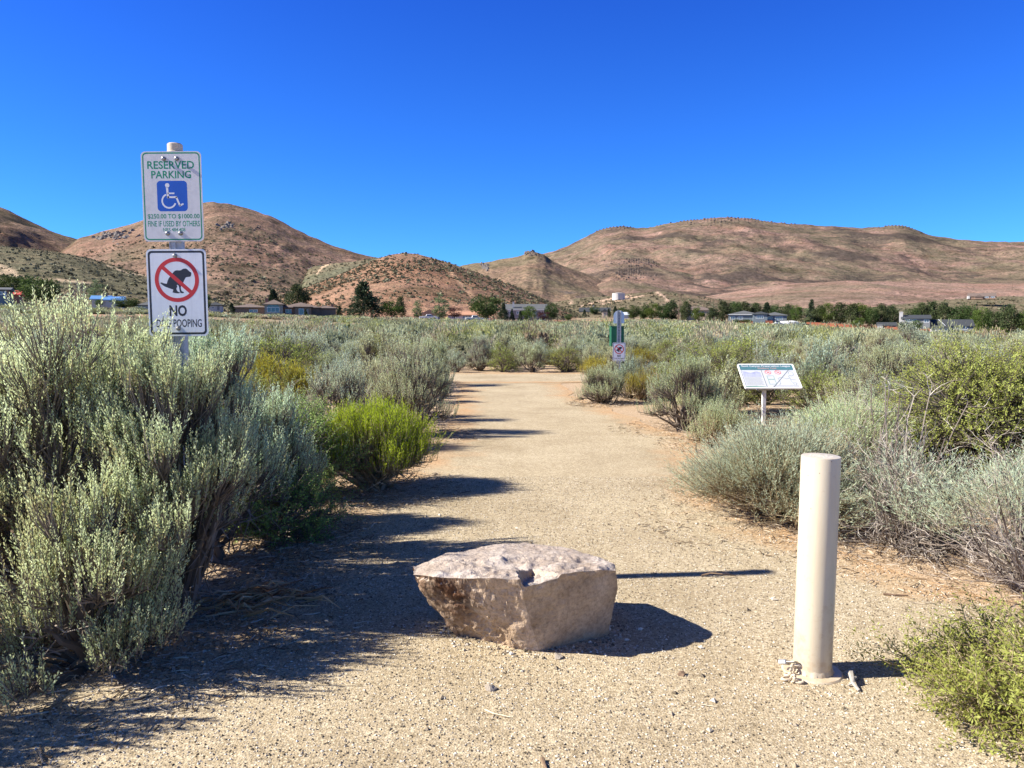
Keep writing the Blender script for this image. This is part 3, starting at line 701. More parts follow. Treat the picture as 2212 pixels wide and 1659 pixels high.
# ================================================================== SIGNS
def text_b(body, x0, x1, z0, z1, mat, y, name='lettering', parent=None, bold=.0, depth=.0012, spacing=1.0, flat=None):
    cu = bpy.data.curves.new(name, 'FONT'); cu.body = body; cu.size = 1; cu.resolution_u = 3
    cu.offset = bold; cu.space_character = spacing; cu.fill_mode = 'FRONT'
    t = bpy.data.objects.new(name, cu); COL.objects.link(t)
    dg = bpy.context.evaluated_depsgraph_get(); dg.update()
    me = bpy.data.meshes.new_from_object(t.evaluated_get(dg)); bpy.data.objects.remove(t)
    co = np.zeros(len(me.vertices) * 3); me.vertices.foreach_get('co', co); co = co.reshape(-1, 3)
    mn = co.min(0); mx = co.max(0)
    X = x0 + (co[:, 0] - mn[0]) / (mx[0] - mn[0]) * (x1 - x0); Z = z0 + (co[:, 1] - mn[1]) / (mx[1] - mn[1]) * (z1 - z0)
    me.vertices.foreach_set('co', np.stack([X, np.full(len(X), y), Z], 1).ravel())
    me.materials.clear(); me.materials.append(mat); me.name = name; me.update()
    return link(name, me, parent)
def rrect(x0, x1, z0, z1, r, n=6):
    p = []
    for cx, cz, a0 in ((x1 - r, z1 - r, 0), (x0 + r, z1 - r, 90), (x0 + r, z0 + r, 180), (x1 - r, z0 + r, 270)):
        for i in range(n + 1):
            a = R_(a0 + 90 * i / n); p.append((cx + r * math.cos(a), cz + r * math.sin(a)))
    return p
def circ(cx, cz, r, n=48, a0=0, a1=360):
    return [(cx + r * math.cos(R_(a0 + (a1 - a0) * i / n)), cz + r * math.sin(R_(a0 + (a1 - a0) * i / n))) for i in range(n + (0 if a1 - a0 >= 360 else 1))]
def arcband(cx, cz, r0, r1, a0, a1, n=30):
    return circ(cx, cz, r1, n, a0, a1) + circ(cx, cz, r0, n, a0, a1)[::-1]

def sign_white(name, tintc, streak=.25):
    m, nt, out = newmat(name); b = N(nt, 'BsdfPrincipled', inp={'Roughness': .38, 'Specular IOR Level': .5})
    tc = N(nt, 'TexCoord'); mp = N(nt, 'Mapping'); mp.inputs['Scale'].default_value = (60, 1, 5); nt.links.new(tc.outputs['Object'], mp.inputs[0])
    n1 = tex(nt, mp.outputs[0], 'Noise', 1, 5, .6); n2 = tex(nt, tc.outputs['Object'], 'Noise', 18, 6, .7)
    c = ramp(nt, n1.outputs[0], [(.25, tuple(x * .86 for x in tintc)), (.5, tintc)]).outputs[0]
    c = mixc(nt, streak, c, ramp(nt, n2.outputs[0], [(.35, tuple(x * .75 for x in tintc)), (.55, tintc)]).outputs[0])
    nt.links.new(c, b.inputs['Base Color'])
    bp = N(nt, 'Bump'); bp.inputs['Strength'].default_value = .05; bp.inputs['Distance'].default_value = .003; n3 = tex(nt, tc.outputs['Object'], 'Noise', 9, 2, .5)
    nt.links.new(n3.outputs[0], bp.inputs['Height']); nt.links.new(bp.outputs[0], b.inputs['Normal'])
    nt.links.new(b.outputs[0], out.inputs[0]); return m
M_SW = sign_white('reflective_white', (.80, .82, .84)); M_SG = sign_white('reflective_white_aged', (.70, .69, .68), .5)
M_GREEN = pmat('sign_green', (.01, .27, .13), .4, var=.25, vscale=30); M_BLACK = pmat('sign_black', (.02, .022, .03), .4)
M_RED = pmat('sign_red', (.62, .03, .03), .4, var=.1); M_SBLUE = pmat('sign_blue', (.01, .10, .50), .4, var=.1); M_SWHITE = pmat('symbol_white', (.8, .8, .8), .4)
M_GALV = pmat('galvanised_steel', (.46, .47, .47), .5, .35, var=.18, vscale=40); M_BOLT = pmat('bolt_steel', (.38, .36, .33), .4, .85, var=.4, vscale=90)
M_TAN = pmat('tan_paint', (.62, .52, .38), .42, var=.08, vscale=9, bump=.15, bscale=50)

DOG = [(1370, 240), (1372, 233), (1380, 232), (1400, 240), (1425, 245), (1433, 222), (1440, 205), (1451, 188), (1465, 173), (1478, 155), (1490, 140), (1503, 130), (1520, 126), (1540, 128), (1557, 126),
       (1568, 117), (1582, 112), (1600, 112), (1612, 119), (1622, 130), (1633, 139), (1643, 145), (1646, 158), (1642, 174), (1636, 182), (1620, 185), (1605, 186), (1595, 190), (1587, 202), (1580, 216), (1572, 232),
       (1563, 247), (1551, 262), (1547, 280), (1550, 298), (1556, 310), (1570, 315), (1574, 322), (1568, 328), (1545, 326), (1539, 316), (1536, 300), (1534, 280), (1530, 262), (1517, 252), (1513, 257), (1518, 270), (1508, 288), (1512, 302), (1522, 314),
       (1536, 319), (1538, 326), (1522, 329), (1497, 326), (1474, 320), (1479, 306), (1480, 294), (1465, 290), (1448, 284), (1428, 276), (1412, 270), (1398, 262), (1384, 252)]
def dog_panel(root, x, z, Wd, yf, th=.003):
    """no-dog-fouling sign; x centre, z bottom, yf front face y (local)"""
    k = Wd / 526.0; H = 763 * k
    X = lambda a: x + (a - 1516) * k
    Z = lambda b: z + (705 - b) * k
    pn = B_().poly(rrect(x - Wd / 2, x + Wd / 2, z, z + H, .075 * Wd), yf, yf + th).ob('sign_panel', M_SW, root)
    e = .00012
    B_().ring(rrect(x - Wd / 2 + .028 * Wd, x + Wd / 2 - .028 * Wd, z + .028 * Wd, z + H - .028 * Wd, .062 * Wd), rrect(x - Wd / 2 + .062 * Wd, x + Wd / 2 - .062 * Wd, z + .062 * Wd, z + H - .062 * Wd, .04 * Wd), yf - e, yf + .0005).ob('border', M_BLACK, pn)
    B_().poly([(X(a), Z(b)) for a, b in DOG], yf - e, yf + .0005).ob('dog_symbol', M_BLACK, pn)
    cx, cz = X(1516), Z(210); r1, r0 = 195 * k, 160 * k
    q = B_().ring(circ(cx, cz, r1), circ(cx, cz, r0), yf - 2.2 * e, yf + .0005)
    a = R_(-42); dx, dz = math.cos(a), math.sin(a); w = 17 * k; L = 170 * k
    q.poly([(cx - dx * L - dz * w, cz - dz * L + dx * w), (cx - dx * L + dz * w, cz - dz * L - dx * w), (cx + dx * L + dz * w, cz + dz * L - dx * w), (cx + dx * L - dz * w, cz + dz * L + dx * w)], yf - 1.8 * e, yf + .0004)
    q.ob('prohibition_ring', M_RED, pn)
    text_b('NO', X(1440), X(1594), Z(530), Z(432), M_BLACK, yf - e, parent=pn, bold=.035)
    text_b('DOG POOPING', X(1322), X(1722), Z(626), Z(556), M_BLACK, yf - e, parent=pn, bold=.014)
    return pn, H

def bolts(parent, pts, yf, r=.009):
    for bx_, bz_ in pts:
        q = B_(); vs = []; n = 12
        for rr, y in ((r * 1.35, yf), (r * 1.35, yf - .002), (r, yf - .002), (r * .95, yf - .010), (r * .5, yf - .012)):
            vs += [(bx_ + rr * math.cos(2 * math.pi * i / n), y, bz_ + rr * math.sin(2 * math.pi * i / n)) for i in range(n)]
        fs = [(j * n + i, j * n + (i + 1) % n, (j + 1) * n + (i + 1) % n, (j + 1) * n + i) for j in range(4) for i in range(n)] + [tuple(range(4 * n, 5 * n))]
        q.add(vs, fs).ob('bolt', M_BOLT, parent)

# --- the parking sign post at the left
YS = 4.25
sx, _, sz_top = P(377, 312, YS)
post = empty('sign_post', (P(389, 700, YS)[0], YS, 0), label='tall galvanised sign post with two signs and a tan cap, rising from the sagebrush', category='sign post')
post.rotation_euler = (0, R_(-.35), R_(0))
ztop = zv(326, YS)
B_().tube([(0, .045, -.2), (0, .045, ztop)], .030, 16).ob('pole', M_GALV, post, smooth=True)
q = B_().box(-.034, -.029, .004, .030, .4, zv(345, YS)).box(-.029, -.004, .009, .013, .4, zv(345, YS)).box(-.006, -.002, .004, .030, .4, zv(345, YS))
q.ob('sign_rail', M_GALV, post)
zc = zv(330, YS)
capp = B_().lathe([(.031, zc - .02), (.043, zc - .02), (.044, zc + .012), (.0405, zc + .016), (.040, zc + .052), (.034, zc + .058), (.0, zc + .060)], 20, (0, .045))
capp.ob('post_cap', M_TAN, post, smooth=True)
# upper panel
W1 = 128 * YS / F; k = W1 / 415.; z1 = zv(521.5, YS)
X1 = lambda a: (a - 362) * k - .006
Z1 = lambda b: z1 + (740 - b) * k
yf = 0.0
up_ = B_().poly(rrect(X1(155), X1(570), Z1(740), Z1(128), .075 * W1), yf, yf + .003).ob('sign_panel', M_SG, post)
B_().ring(rrect(X1(165), X1(560), Z1(731), Z1(135), .07 * W1), rrect(X1(173), X1(552), Z1(722), Z1(144), .052 * W1), yf - .00012, yf + .0005).ob('border', M_GREEN, up_)
for body, a0, a1, b0, b1, bo in (('RESERVED', 198, 520, 247, 193, .018), ('PARKING', 223, 497, 311, 259, .018), ('$250.00 TO $1000.00', 187, 545, 588, 552, .014),
                                 ('FINE IF USED BY OTHERS', 187, 545, 638, 599, .010), ('NRS 484.408', 289, 443, 672, 647, .008)):
    text_b(body, X1(a0), X1(a1), Z1(b0), Z1(b1), M_GREEN, yf - .00012, parent=up_, bold=bo)
B_().poly(rrect(X1(258), X1(466), Z1(534), Z1(327), .02), yf - .00012, yf + .0005).ob('symbol_square', M_SBLUE, up_)
q = B_(); e0, e1 = yf - .0003, yf - .00005
def bar(q, pts, w):
    for (a0, b0), (a1, b1) in zip(pts[:-1], pts[1:]):
        p, r = np.array([X1(a0), Z1(b0)]), np.array([X1(a1), Z1(b1)]); d = (r - p) / np.linalg.norm(r - p); n = np.array([-d[1], d[0]]) * w * k / 2; d = d * w * k * .35
        q.poly([tuple(p - d + n), tuple(p - d - n), tuple(r + d - n), tuple(r + d + n)], e0, e1); 
q.poly(circ(X1(330), Z1(358), 15 * k, 20), e0, e1)
bar(q, [(328, 375), (333, 440)], 14); bar(q, [(334, 412), (374, 412)], 10); bar(q, [(333, 438), (390, 438)], 12); bar(q, [(390, 440), (412, 494)], 12); bar(q, [(414, 495), (434, 485)], 11)
q.poly(arcband(X1(338), Z1(464), 41 * k, 52 * k, 112, 340), e0 - .00008, e1)
q.ob('wheelchair_symbol', M_SWHITE, up_)
bolts(up_, [(X1(a), Z1(b)) for a, b in ((313, 178), (403, 178), (320, 685), (410, 685))], yf, .010)
W2 = 128 * YS / F
pn, H2 = dog_panel(post, .001, zv(726, YS), W2, yf)
bolts(pn, [(-.004, zv(726, YS) + H2 * .925), (0.0, zv(726, YS) + H2 * .09)], yf, .010)

# --- dog waste station beyond the bend
YD = 18.5; wx, _, _ = P(1336, 800, YD)
st = empty('waste_bag_station', (wx, YD, 0), label='galvanised post with green dispenser box, rounded top plate and small dog sign', category='waste station')
st.rotation_euler = (0, 0, R_(2))
u_ = F / YD
q = B_(); ztp = zv(671, YD)
q.box(-.034, -.028, -.02, .012, -.2, ztp).box(.028, .034, -.02, .012, -.2, ztp).box(-.03, .03, .008, .012, -.2, ztp).box(-.05, -.034, -.024, -.020, -.2, ztp).box(.034, .05, -.024, -.02, -.2, ztp)
pl = q.ob('channel_post', M_GALV, st)
for i in range(12): B_().poly(circ(0, 1.0 + i * .07, .008, 8), .0045, .0075).ob('post_hole', M_BLACK, pl)
r = .129; zt = zv(670.5, YD); zb = zv(698.5, YD)
B_().poly([(-r, zb), (r, zb)] + [(r * math.cos(a), zt - r + r * math.sin(a)) for a in np.linspace(0, math.pi, 18)], .016, .020).ob('rounded_plate', pmat('bare_aluminium', (.62, .66, .72), .35, .6, var=.08), st)
zg1, zg0 = zv(706, YD), zv(748, YD)
M_DG = pmat('dark_green_box', (.008, .10, .045), .45, var=.2)
bxo = B_().box(-.18, .13, .022, .30, zg0, zg1).ob('dispenser_box', M_DG, st, bev=.006)
B_().box(-.19, .14, .016, .31, zg1 + .002, zg1 + .02).ob('box_lid', M_DG, bxo)
dog_panel(st, 0.005, zv(780.5, YD), 28 * YD / F, -.030)
B_().box(.06, .15, .03, .12, -.1, zv(780, YD)).ob('post', pmat('black_steel', (.02, .03, .025), .5), st)

# --- the trail map panel at the right
YI = 11.5
ix, _, _ = P(1649, 900, YI)
isg = empty('trail_map_sign', (ix, YI, 0), label='low tilted trail map panel with teal header on a white post', category='trail sign')
tl, tr_, bl, br = np.array(P(1585, 788, 11.72)), np.array(P(1702, 788, 11.72)), np.array(P(1611, 838, 11.30)), np.array(P(1724, 838.5, 11.30))
org = np.array([ix, YI, 0]); ex = (tr_ - tl); eyv = (tl - bl); w_, h_ = np.linalg.norm(ex), np.linalg.norm(eyv)
def xyz_frame(tl, ex, ey):
    ex = ex / np.linalg.norm(ex); ez = ey / np.linalg.norm(ey); ez = ez - ex * ex.dot(ez); ez /= np.linalg.norm(ez); n = np.cross(ez, ex)
    return Matrix(((ex[0], n[0], ez[0], 0), (ex[1], n[1], ez[1], 0), (ex[2], n[2], ez[2], 0), (0, 0, 0, 1)))
mf = xyz_frame(tl, ex, eyv)
c0 = bl - org
bd = B_().poly(rrect(0, w_, 0, h_, .02), 0, .012)
M_PW = sign_white('panel_white', (.60, .61, .63), .15); M_TEAL = pmat('panel_teal', (.08, .20, .23), .35, var=.15); M_FRM = pmat('white_frame', (.84, .84, .82), .4)
pnl = bd.ob('map_panel', M_PW, isg); pnl.matrix_local = Matrix.Translation(Vector(c0)) @ mf
# frame rim
B_().ring(rrect(-.012, w_ + .012, -.012, h_ + .012, .03), rrect(.008, w_ - .008, .008, h_ - .008, .014), -.006, .016).ob('frame', M_FRM, pnl)
B_().poly([(.009, h_ * .76), (w_ - .009, h_ * .76), (w_ - .009, h_ - .009), (.009, h_ - .009)], -.0012, .001).ob('header', M_TEAL, pnl)
text_b('Goni Canyon Preservation League', w_ * .05, w_ * .95, h_ * .875, h_ * .975, M_PW, -.002, 'lettering', pnl, bold=.03)
text_b('Walking Trail', w_ * .33, w_ * .68, h_ * .795, h_ * .865, pmat('faded_red', (.55, .32, .30), .5), -.002, 'lettering', pnl, bold=.02)
mph = pmat('faded_photo', (.42, .44, .60), .4, var=.3, vscale=9)
q = B_().poly([(.03, h_ * .48), (w_ * .36, h_ * .48), (w_ * .36, h_ * .66), (w_ * .30, h_ * .70), (w_ * .18, h_ * .64), (.03, h_ * .72)], -.0012, .001); q.ob('photo_print', mph, pnl)
q = B_()
for i in range(13): q.box(.03, w_ * (.36 - .03 * ((i * 7) % 4) / 3), -.0012, .001, h_ * (.44 - .026 * i), h_ * (.448 - .026 * i))
q.ob('small_print', pmat('grey_print', (.42, .45, .46), .5), pnl)
B_().poly([(.009, .009), (w_ * .37, .009), (w_ * .37, h_ * .05), (w_ * .2, h_ * .09), (.009, h_ * .07)], -.0014, .001).ob('photo_print', pmat('faded_green_photo', (.22, .34, .30), .4, var=.3), pnl)
q = B_().box(w_ * .385, w_ * .393, -.0014, .001, .01, h_ * .78)
a_, b_ = np.array((w_ * .50, h_ * .02)), np.array((w_ * .90, h_ * .78)); d = (b_ - a_) / np.linalg.norm(b_ - a_); n_ = np.array([-d[1], d[0]]) * .004
q.poly([tuple(a_ + n_), tuple(a_ - n_), tuple(b_ - n_), tuple(b_ + n_)], -.0014, .001)
q.box(w_ * .50, w_ * .97, -.0014, .001, h_ * .075, h_ * .085)
q.ob('divider_line', pmat('divider_grey', (.12, .15, .17), .5), pnl)
mrd = pmat('print_red', (.75, .16, .16), .5)
for cx_ in (.50, .68):
    q = B_(); cz_ = h_ * .665; rr = .048
    q.ring(circ(w_ * cx_, cz_, rr, 28), circ(w_ * cx_, cz_, rr * .82, 28), -.0014, .001)
    q.poly([(w_ * cx_ - rr * .62, cz_ + rr * .5), (w_ * cx_ - rr * .5, cz_ + rr * .62), (w_ * cx_ + rr * .62, cz_ - rr * .5), (w_ * cx_ + rr * .5, cz_ - rr * .62)], -.0016, .001)
    q.poly([(w_ * cx_ + a * rr, cz_ + b * rr) for a, b in ((-.5, -.25), (-.2, -.1), (-.1, .2), (.25, .3), (.5, .15), (.3, -.05), (.2, -.4), (0, -.15), (-.3, -.4))], -.0010, .001)
    q.ob('prohibition_mark', mrd, pnl)
q = B_().ring([(w_ * .45, h_ * .15), (w_ * .58, h_ * .15), (w_ * .58, h_ * .52), (w_ * .45, h_ * .52)], [(w_ * .46, h_ * .165), (w_ * .57, h_ * .165), (w_ * .57, h_ * .505), (w_ * .46, h_ * .505)], -.0014, .001).box(w_ * .46, w_ * .57, -.0012, .001, h_ * .34, h_ * .38)
q.ob('inset_box', pmat('inset_green', (.30, .42, .38), .5), pnl)
q = B_()
for pts in ([(.62, .12), (.66, .2), (.64, .4), (.70, .45), (.80, .38), (.86, .42), (.84, .5), (.90, .52)], [(.86, .42), (.86, .3), (.90, .12)], [(.88, .5), (.86, .62), (.90, .72), (.95, .66), (.95, .55), (.90, .5)], [(.86, .36), (.95, .34)], [(.92, .12), (.95, .2), (.90, .24)]):
    for (a0, b0), (a1, b1) in zip(pts[:-1], pts[1:]):
        p, r = np.array([w_ * a0, h_ * b0]), np.array([w_ * a1, h_ * b1]); d = (r - p) / np.linalg.norm(r - p); n_ = np.array([-d[1], d[0]]) * .0022
        q.poly([tuple(p + n_), tuple(p - n_), tuple(r - n_), tuple(r + n_)], -.0013, .001)
q.ob('trail_map', pmat('map_line', (.25, .32, .34), .5), pnl)
zpt = zv(836, 11.45)
B_().box(-.027, .027, -.027, .027, -.2, zpt - .01).ob('post', M_FRM, isg, bev=.004)
B_().box(-.10, .10, -.05, .05, zpt - .05, zpt - .005).ob('mounting_bracket', M_GALV, isg)

# ================================================================== BOLLARD
bx0, by0, _ = G(1770, 1472)
by0 += .08; bh = zv(984, by0 - .0); br_ = 41 * by0 / F
bl_ = empty('bollard', (bx0, by0, 0), label='tan painted steel bollard standing on the gravel right of the boulder', category='bollard')
bl_.rotation_euler = (R_(.3), R_(.45), 0)
def tan_mat():
    m, nt, out = newmat('tan_bollard_paint'); b = N(nt, 'BsdfPrincipled', inp={'Roughness': .36, 'Specular IOR Level': .45})
    tc = N(nt, 'TexCoord'); o = tc.outputs['Object']
    mp = N(nt, 'Mapping'); mp.inputs['Scale'].default_value = (14, 14, 2.2); nt.links.new(o, mp.inputs[0])
    n1 = tex(nt, mp.outputs[0], 'Noise', 1, 6, .65); n2 = tex(nt, o, 'Noise', 22, 6, .7); sx_ = N(nt, 'SeparateXYZ'); nt.links.new(o, sx_.inputs[0])
    c = ramp(nt, n1.outputs[0], [(.3, (.56, .47, .33)), (.6, (.61, .53, .39))]).outputs[0]
    # dirt splashed around the foot and worn chips
    mr = N(nt, 'MapRange'); mr.inputs[1].default_value = .42; mr.inputs[2].default_value = .0; mr.inputs[3].default_value = 0; mr.inputs[4].default_value = .22; nt.links.new(sx_.outputs[2], mr.inputs[0])
    ad = N(nt, 'Math', operation='ADD'); nt.links.new(mr.outputs[0], ad.inputs[0]); nt.links.new(n2.outputs[0], ad.inputs[1])
    k = ramp(nt, ad.outputs[0], [(.62, (0, 0, 0)), (.85, (1, 1, 1))]).outputs[0]
    c = mixc(nt, k, c, (.50, .38, .24)); ch = tex(nt, o, 'Voronoi', 16); k2 = ramp(nt, ch.outputs['Distance'], [(.035, (1, 1, 1)), (.05, (0, 0, 0))]).outputs[0]
    c = mixc(nt, k2, c, (.30, .22, .15)); nt.links.new(c, b.inputs['Base Color'])
    bump_chain(nt, b, [(n2.outputs[0], .12, .002)]); nt.links.new(b.outputs[0], out.inputs[0]); return m
M_BOL = tan_mat(); w = br_
tb = B_().lathe([(w * .985, .012), (w, .03), (w, bh - .006), (w * .985, bh - .001), (w * .93, bh)], 56).ob('tube', M_BOL, bl_, smooth=True)
B_().lathe([(w * .93, bh - .003), (w * .5, bh + .001), (0, bh + .003)], 40).ob('concrete_fill', pmat('concrete', (.55, .50, .42), .9, var=.25, vscale=40, bump=.5), bl_)
fl = B_().lathe([(w * 1.55, -.01), (w * 1.58, .008), (w * 1.5, .014), (w * 1.03, .016)], 48)
fl.ob('base_flange', M_BOL, bl_, smooth=True)
q = B_(); rng = np.random.default_rng(5); vs = []
nn = 48
for j, (rr, z) in enumerate(((w * 1.10, .014), (w * 1.045, .026), (w * 1.0, .036))):
    for i in range(nn):
        a = 2 * math.pi * i / nn; x_ = rr * (1 + .05 * math.sin(i * 2.3 + j)) if j == 0 else rr
        vs.append((x_ * math.cos(a), x_ * math.sin(a), z + .003 * math.sin(i * 1.7)))
q.add(vs, [(j * nn + i, j * nn + (i + 1) % nn, (j + 1) * nn + (i + 1) % nn, (j + 1) * nn + i) for j in range(2) for i in range(nn)]).ob('weld_bead', M_BOL, bl_, smooth=True)
# chain and padlock lying at its left foot
def torus_link(q, c, rx, rz, t, rot):
    M = rot.to_matrix(); pts = []
    for i in range(15):
        a = 2 * math.pi * i / 14; p = M @ Vector((rx * math.cos(a), 0, rz * math.sin(a))); pts.append((c[0] + p.x, c[1] + p.y, c[2] + p.z))
    q.tube(pts, t, 7, False)
from mathutils import Euler
cxy = (bx0 - w * 1.15, by0 - .055)
ch = empty('chain', (cxy[0], cxy[1], 0), label='short tan painted chain lying at the foot of the bollard', category='chain')
for i, (dx, dy, dz, e) in enumerate([(0.02, .02, .045, (1.0, .4, .2)), (-.012, .01, .035, (.3, 1.2, .9)), (-.035, -.005, .022, (1.3, .2, 1.2)), (-.050, -.03, .016, (1.57, 0, .4)), (-.030, -.045, .022, (.4, .9, 1.9)), (-.008, -.05, .014, (1.5, .1, 2.5))]):
    q = B_(); torus_link(q, (dx, dy, dz), .020, .013, .0055, Euler(e)); q.ob('chain_link', M_TAN, ch, smooth=True)
pk = empty('padlock', (cxy[0] - .030, cxy[1] + .05, .05), label='small grey padlock hooked on the chain beside the bollard', category='padlock')
pk.rotation_euler = (R_(70), R_(20), R_(35))
B_().box(-.021, .021, -.010, .010, -.020, .018).ob('body', pmat('padlock_steel', (.45, .45, .44), .4, .7, var=.3, vscale=60), pk, bev=.003)
q = B_(); q.tube([(-.014, 0, .015), (-.014, 0, .045)] + [(.014 * math.cos(a) * 1, 0, .045 + .014 * math.sin(a)) for a in np.linspace(math.pi, 0, 8)[1:]] + [(.014, 0, .015)], .0038, 8); q.ob('shackle', M_BOLT, pk, smooth=True)

# ================================================================== BOULDER
def boulder_mesh():
    g = lambda u, v: np.array(G(u, v))
    pts = [P(888, 1240, 3.60), P(900, 1225, 3.68), P(965, 1196, 3.82), P(1040, 1178, 3.94), P(1135, 1169, 4.02), P(1215, 1182, 3.93), P(1290, 1204, 3.76), P(1327, 1216, 3.62), P(1331, 1232, 3.55),
           P(1270, 1232, 3.47), P(1205, 1242, 3.40), P(1118, 1252, 3.33), P(1020, 1250, 3.38), P(940, 1248, 3.45),
           P(905, 1264, 3.55), P(1328, 1300, 3.60), P(1316, 1372, 3.62), P(1333, 1265, 3.58),
           P(1150, 1402, 3.46), P(1170, 1419, 3.47), P(1290, 1396, 3.58), P(1225, 1411, 3.51), P(1000, 1384, 3.62), P(960, 1335, 3.66), P(925, 1298, 3.62)]
    pts = [np.array(p) for p in pts]
    pts += [np.array((-.25, 4.0, -.05)), np.array((.42, 4.05, -.05)), np.array((.1, 4.15, -.05)), np.array((.08, 3.47, -.05)), np.array((.14, 3.465, -.05)), np.array((.43, 3.68, -.05)), np.array((-.26, 3.75, -.05)), np.array((-.33, 4.0, .15)), np.array((.46, 4.02, .2))]
    return np.array(pts)
bp_ = boulder_mesh(); bc = np.array([.08, 3.8, 0]); bp_ = bp_ - bc
bm = bmesh.new()
for p in bp_: bm.verts.new(p)
r = bmesh.ops.convex_hull(bm, input=bm.verts)
bmesh.ops.delete(bm, geom=[x for x in r['geom_interior'] if isinstance(x, bmesh.types.BMVert)], context='VERTS')
bmesh.ops.triangulate(bm, faces=bm.faces)
for it in range(7):
    le = [e for e in bm.edges if e.calc_length() > .016]
    if not le: break
    bmesh.ops.subdivide_edges(bm, edges=le, cuts=1, use_grid_fill=False); bmesh.ops.triangulate(bm, faces=[f for f in bm.faces if len(f.verts) > 3])
bm.normal_update(); bm.verts.ensure_lookup_table()
co = np.array([v.co[:] for v in bm.verts]); no = np.array([v.normal[:] for v in bm.verts])
print('boulder verts', len(co))
x, y, z = co.T
top0 = np.clip(no[:, 2] * 1.6 - .6, 0, 1)
rough = np.clip((-no[:, 0] - .05) * 2.2, 0, 1) * (no[:, 2] < .5)      # the broken left-front face is rougher
d1 = fbm(x * 4, y * 4, z * 4, o=3, s=3) * .016 + top0 * .012 * fbm(x * 7, y * 16, z * 7, o=4, s=13, g=.65)
fr = fbm(x * 9 + 2 * vn(x * 4, y * 4, z * 4, 5), y * 9, z * 9, o=4, s=4, g=.6)
d2 = (np.round(fr * 4) / 4 * .6 + fr * .4) * (.006 + .030 * rough)
d3 = fbm(x * 45, y * 45, z * 45, o=3, s=8) * (.0022 + .004 * rough)
top = np.clip(no[:, 2] * 1.6 - .6, 0, 1)
d4 = -top * .010 * np.clip(fbm(x * 3, y * 12, z * 3, o=3, s=9), 0, 1)
co2 = co + no * (d1 + d2 + d3 + d4)[:, None]
# chip out of the front top edge
cpt = np.array(P(1165, 1244, 3.42)) - bc
dd = np.sqrt(((co - cpt) / np.array([.095, .085, .05])) ** 2 @ np.ones(3)); 
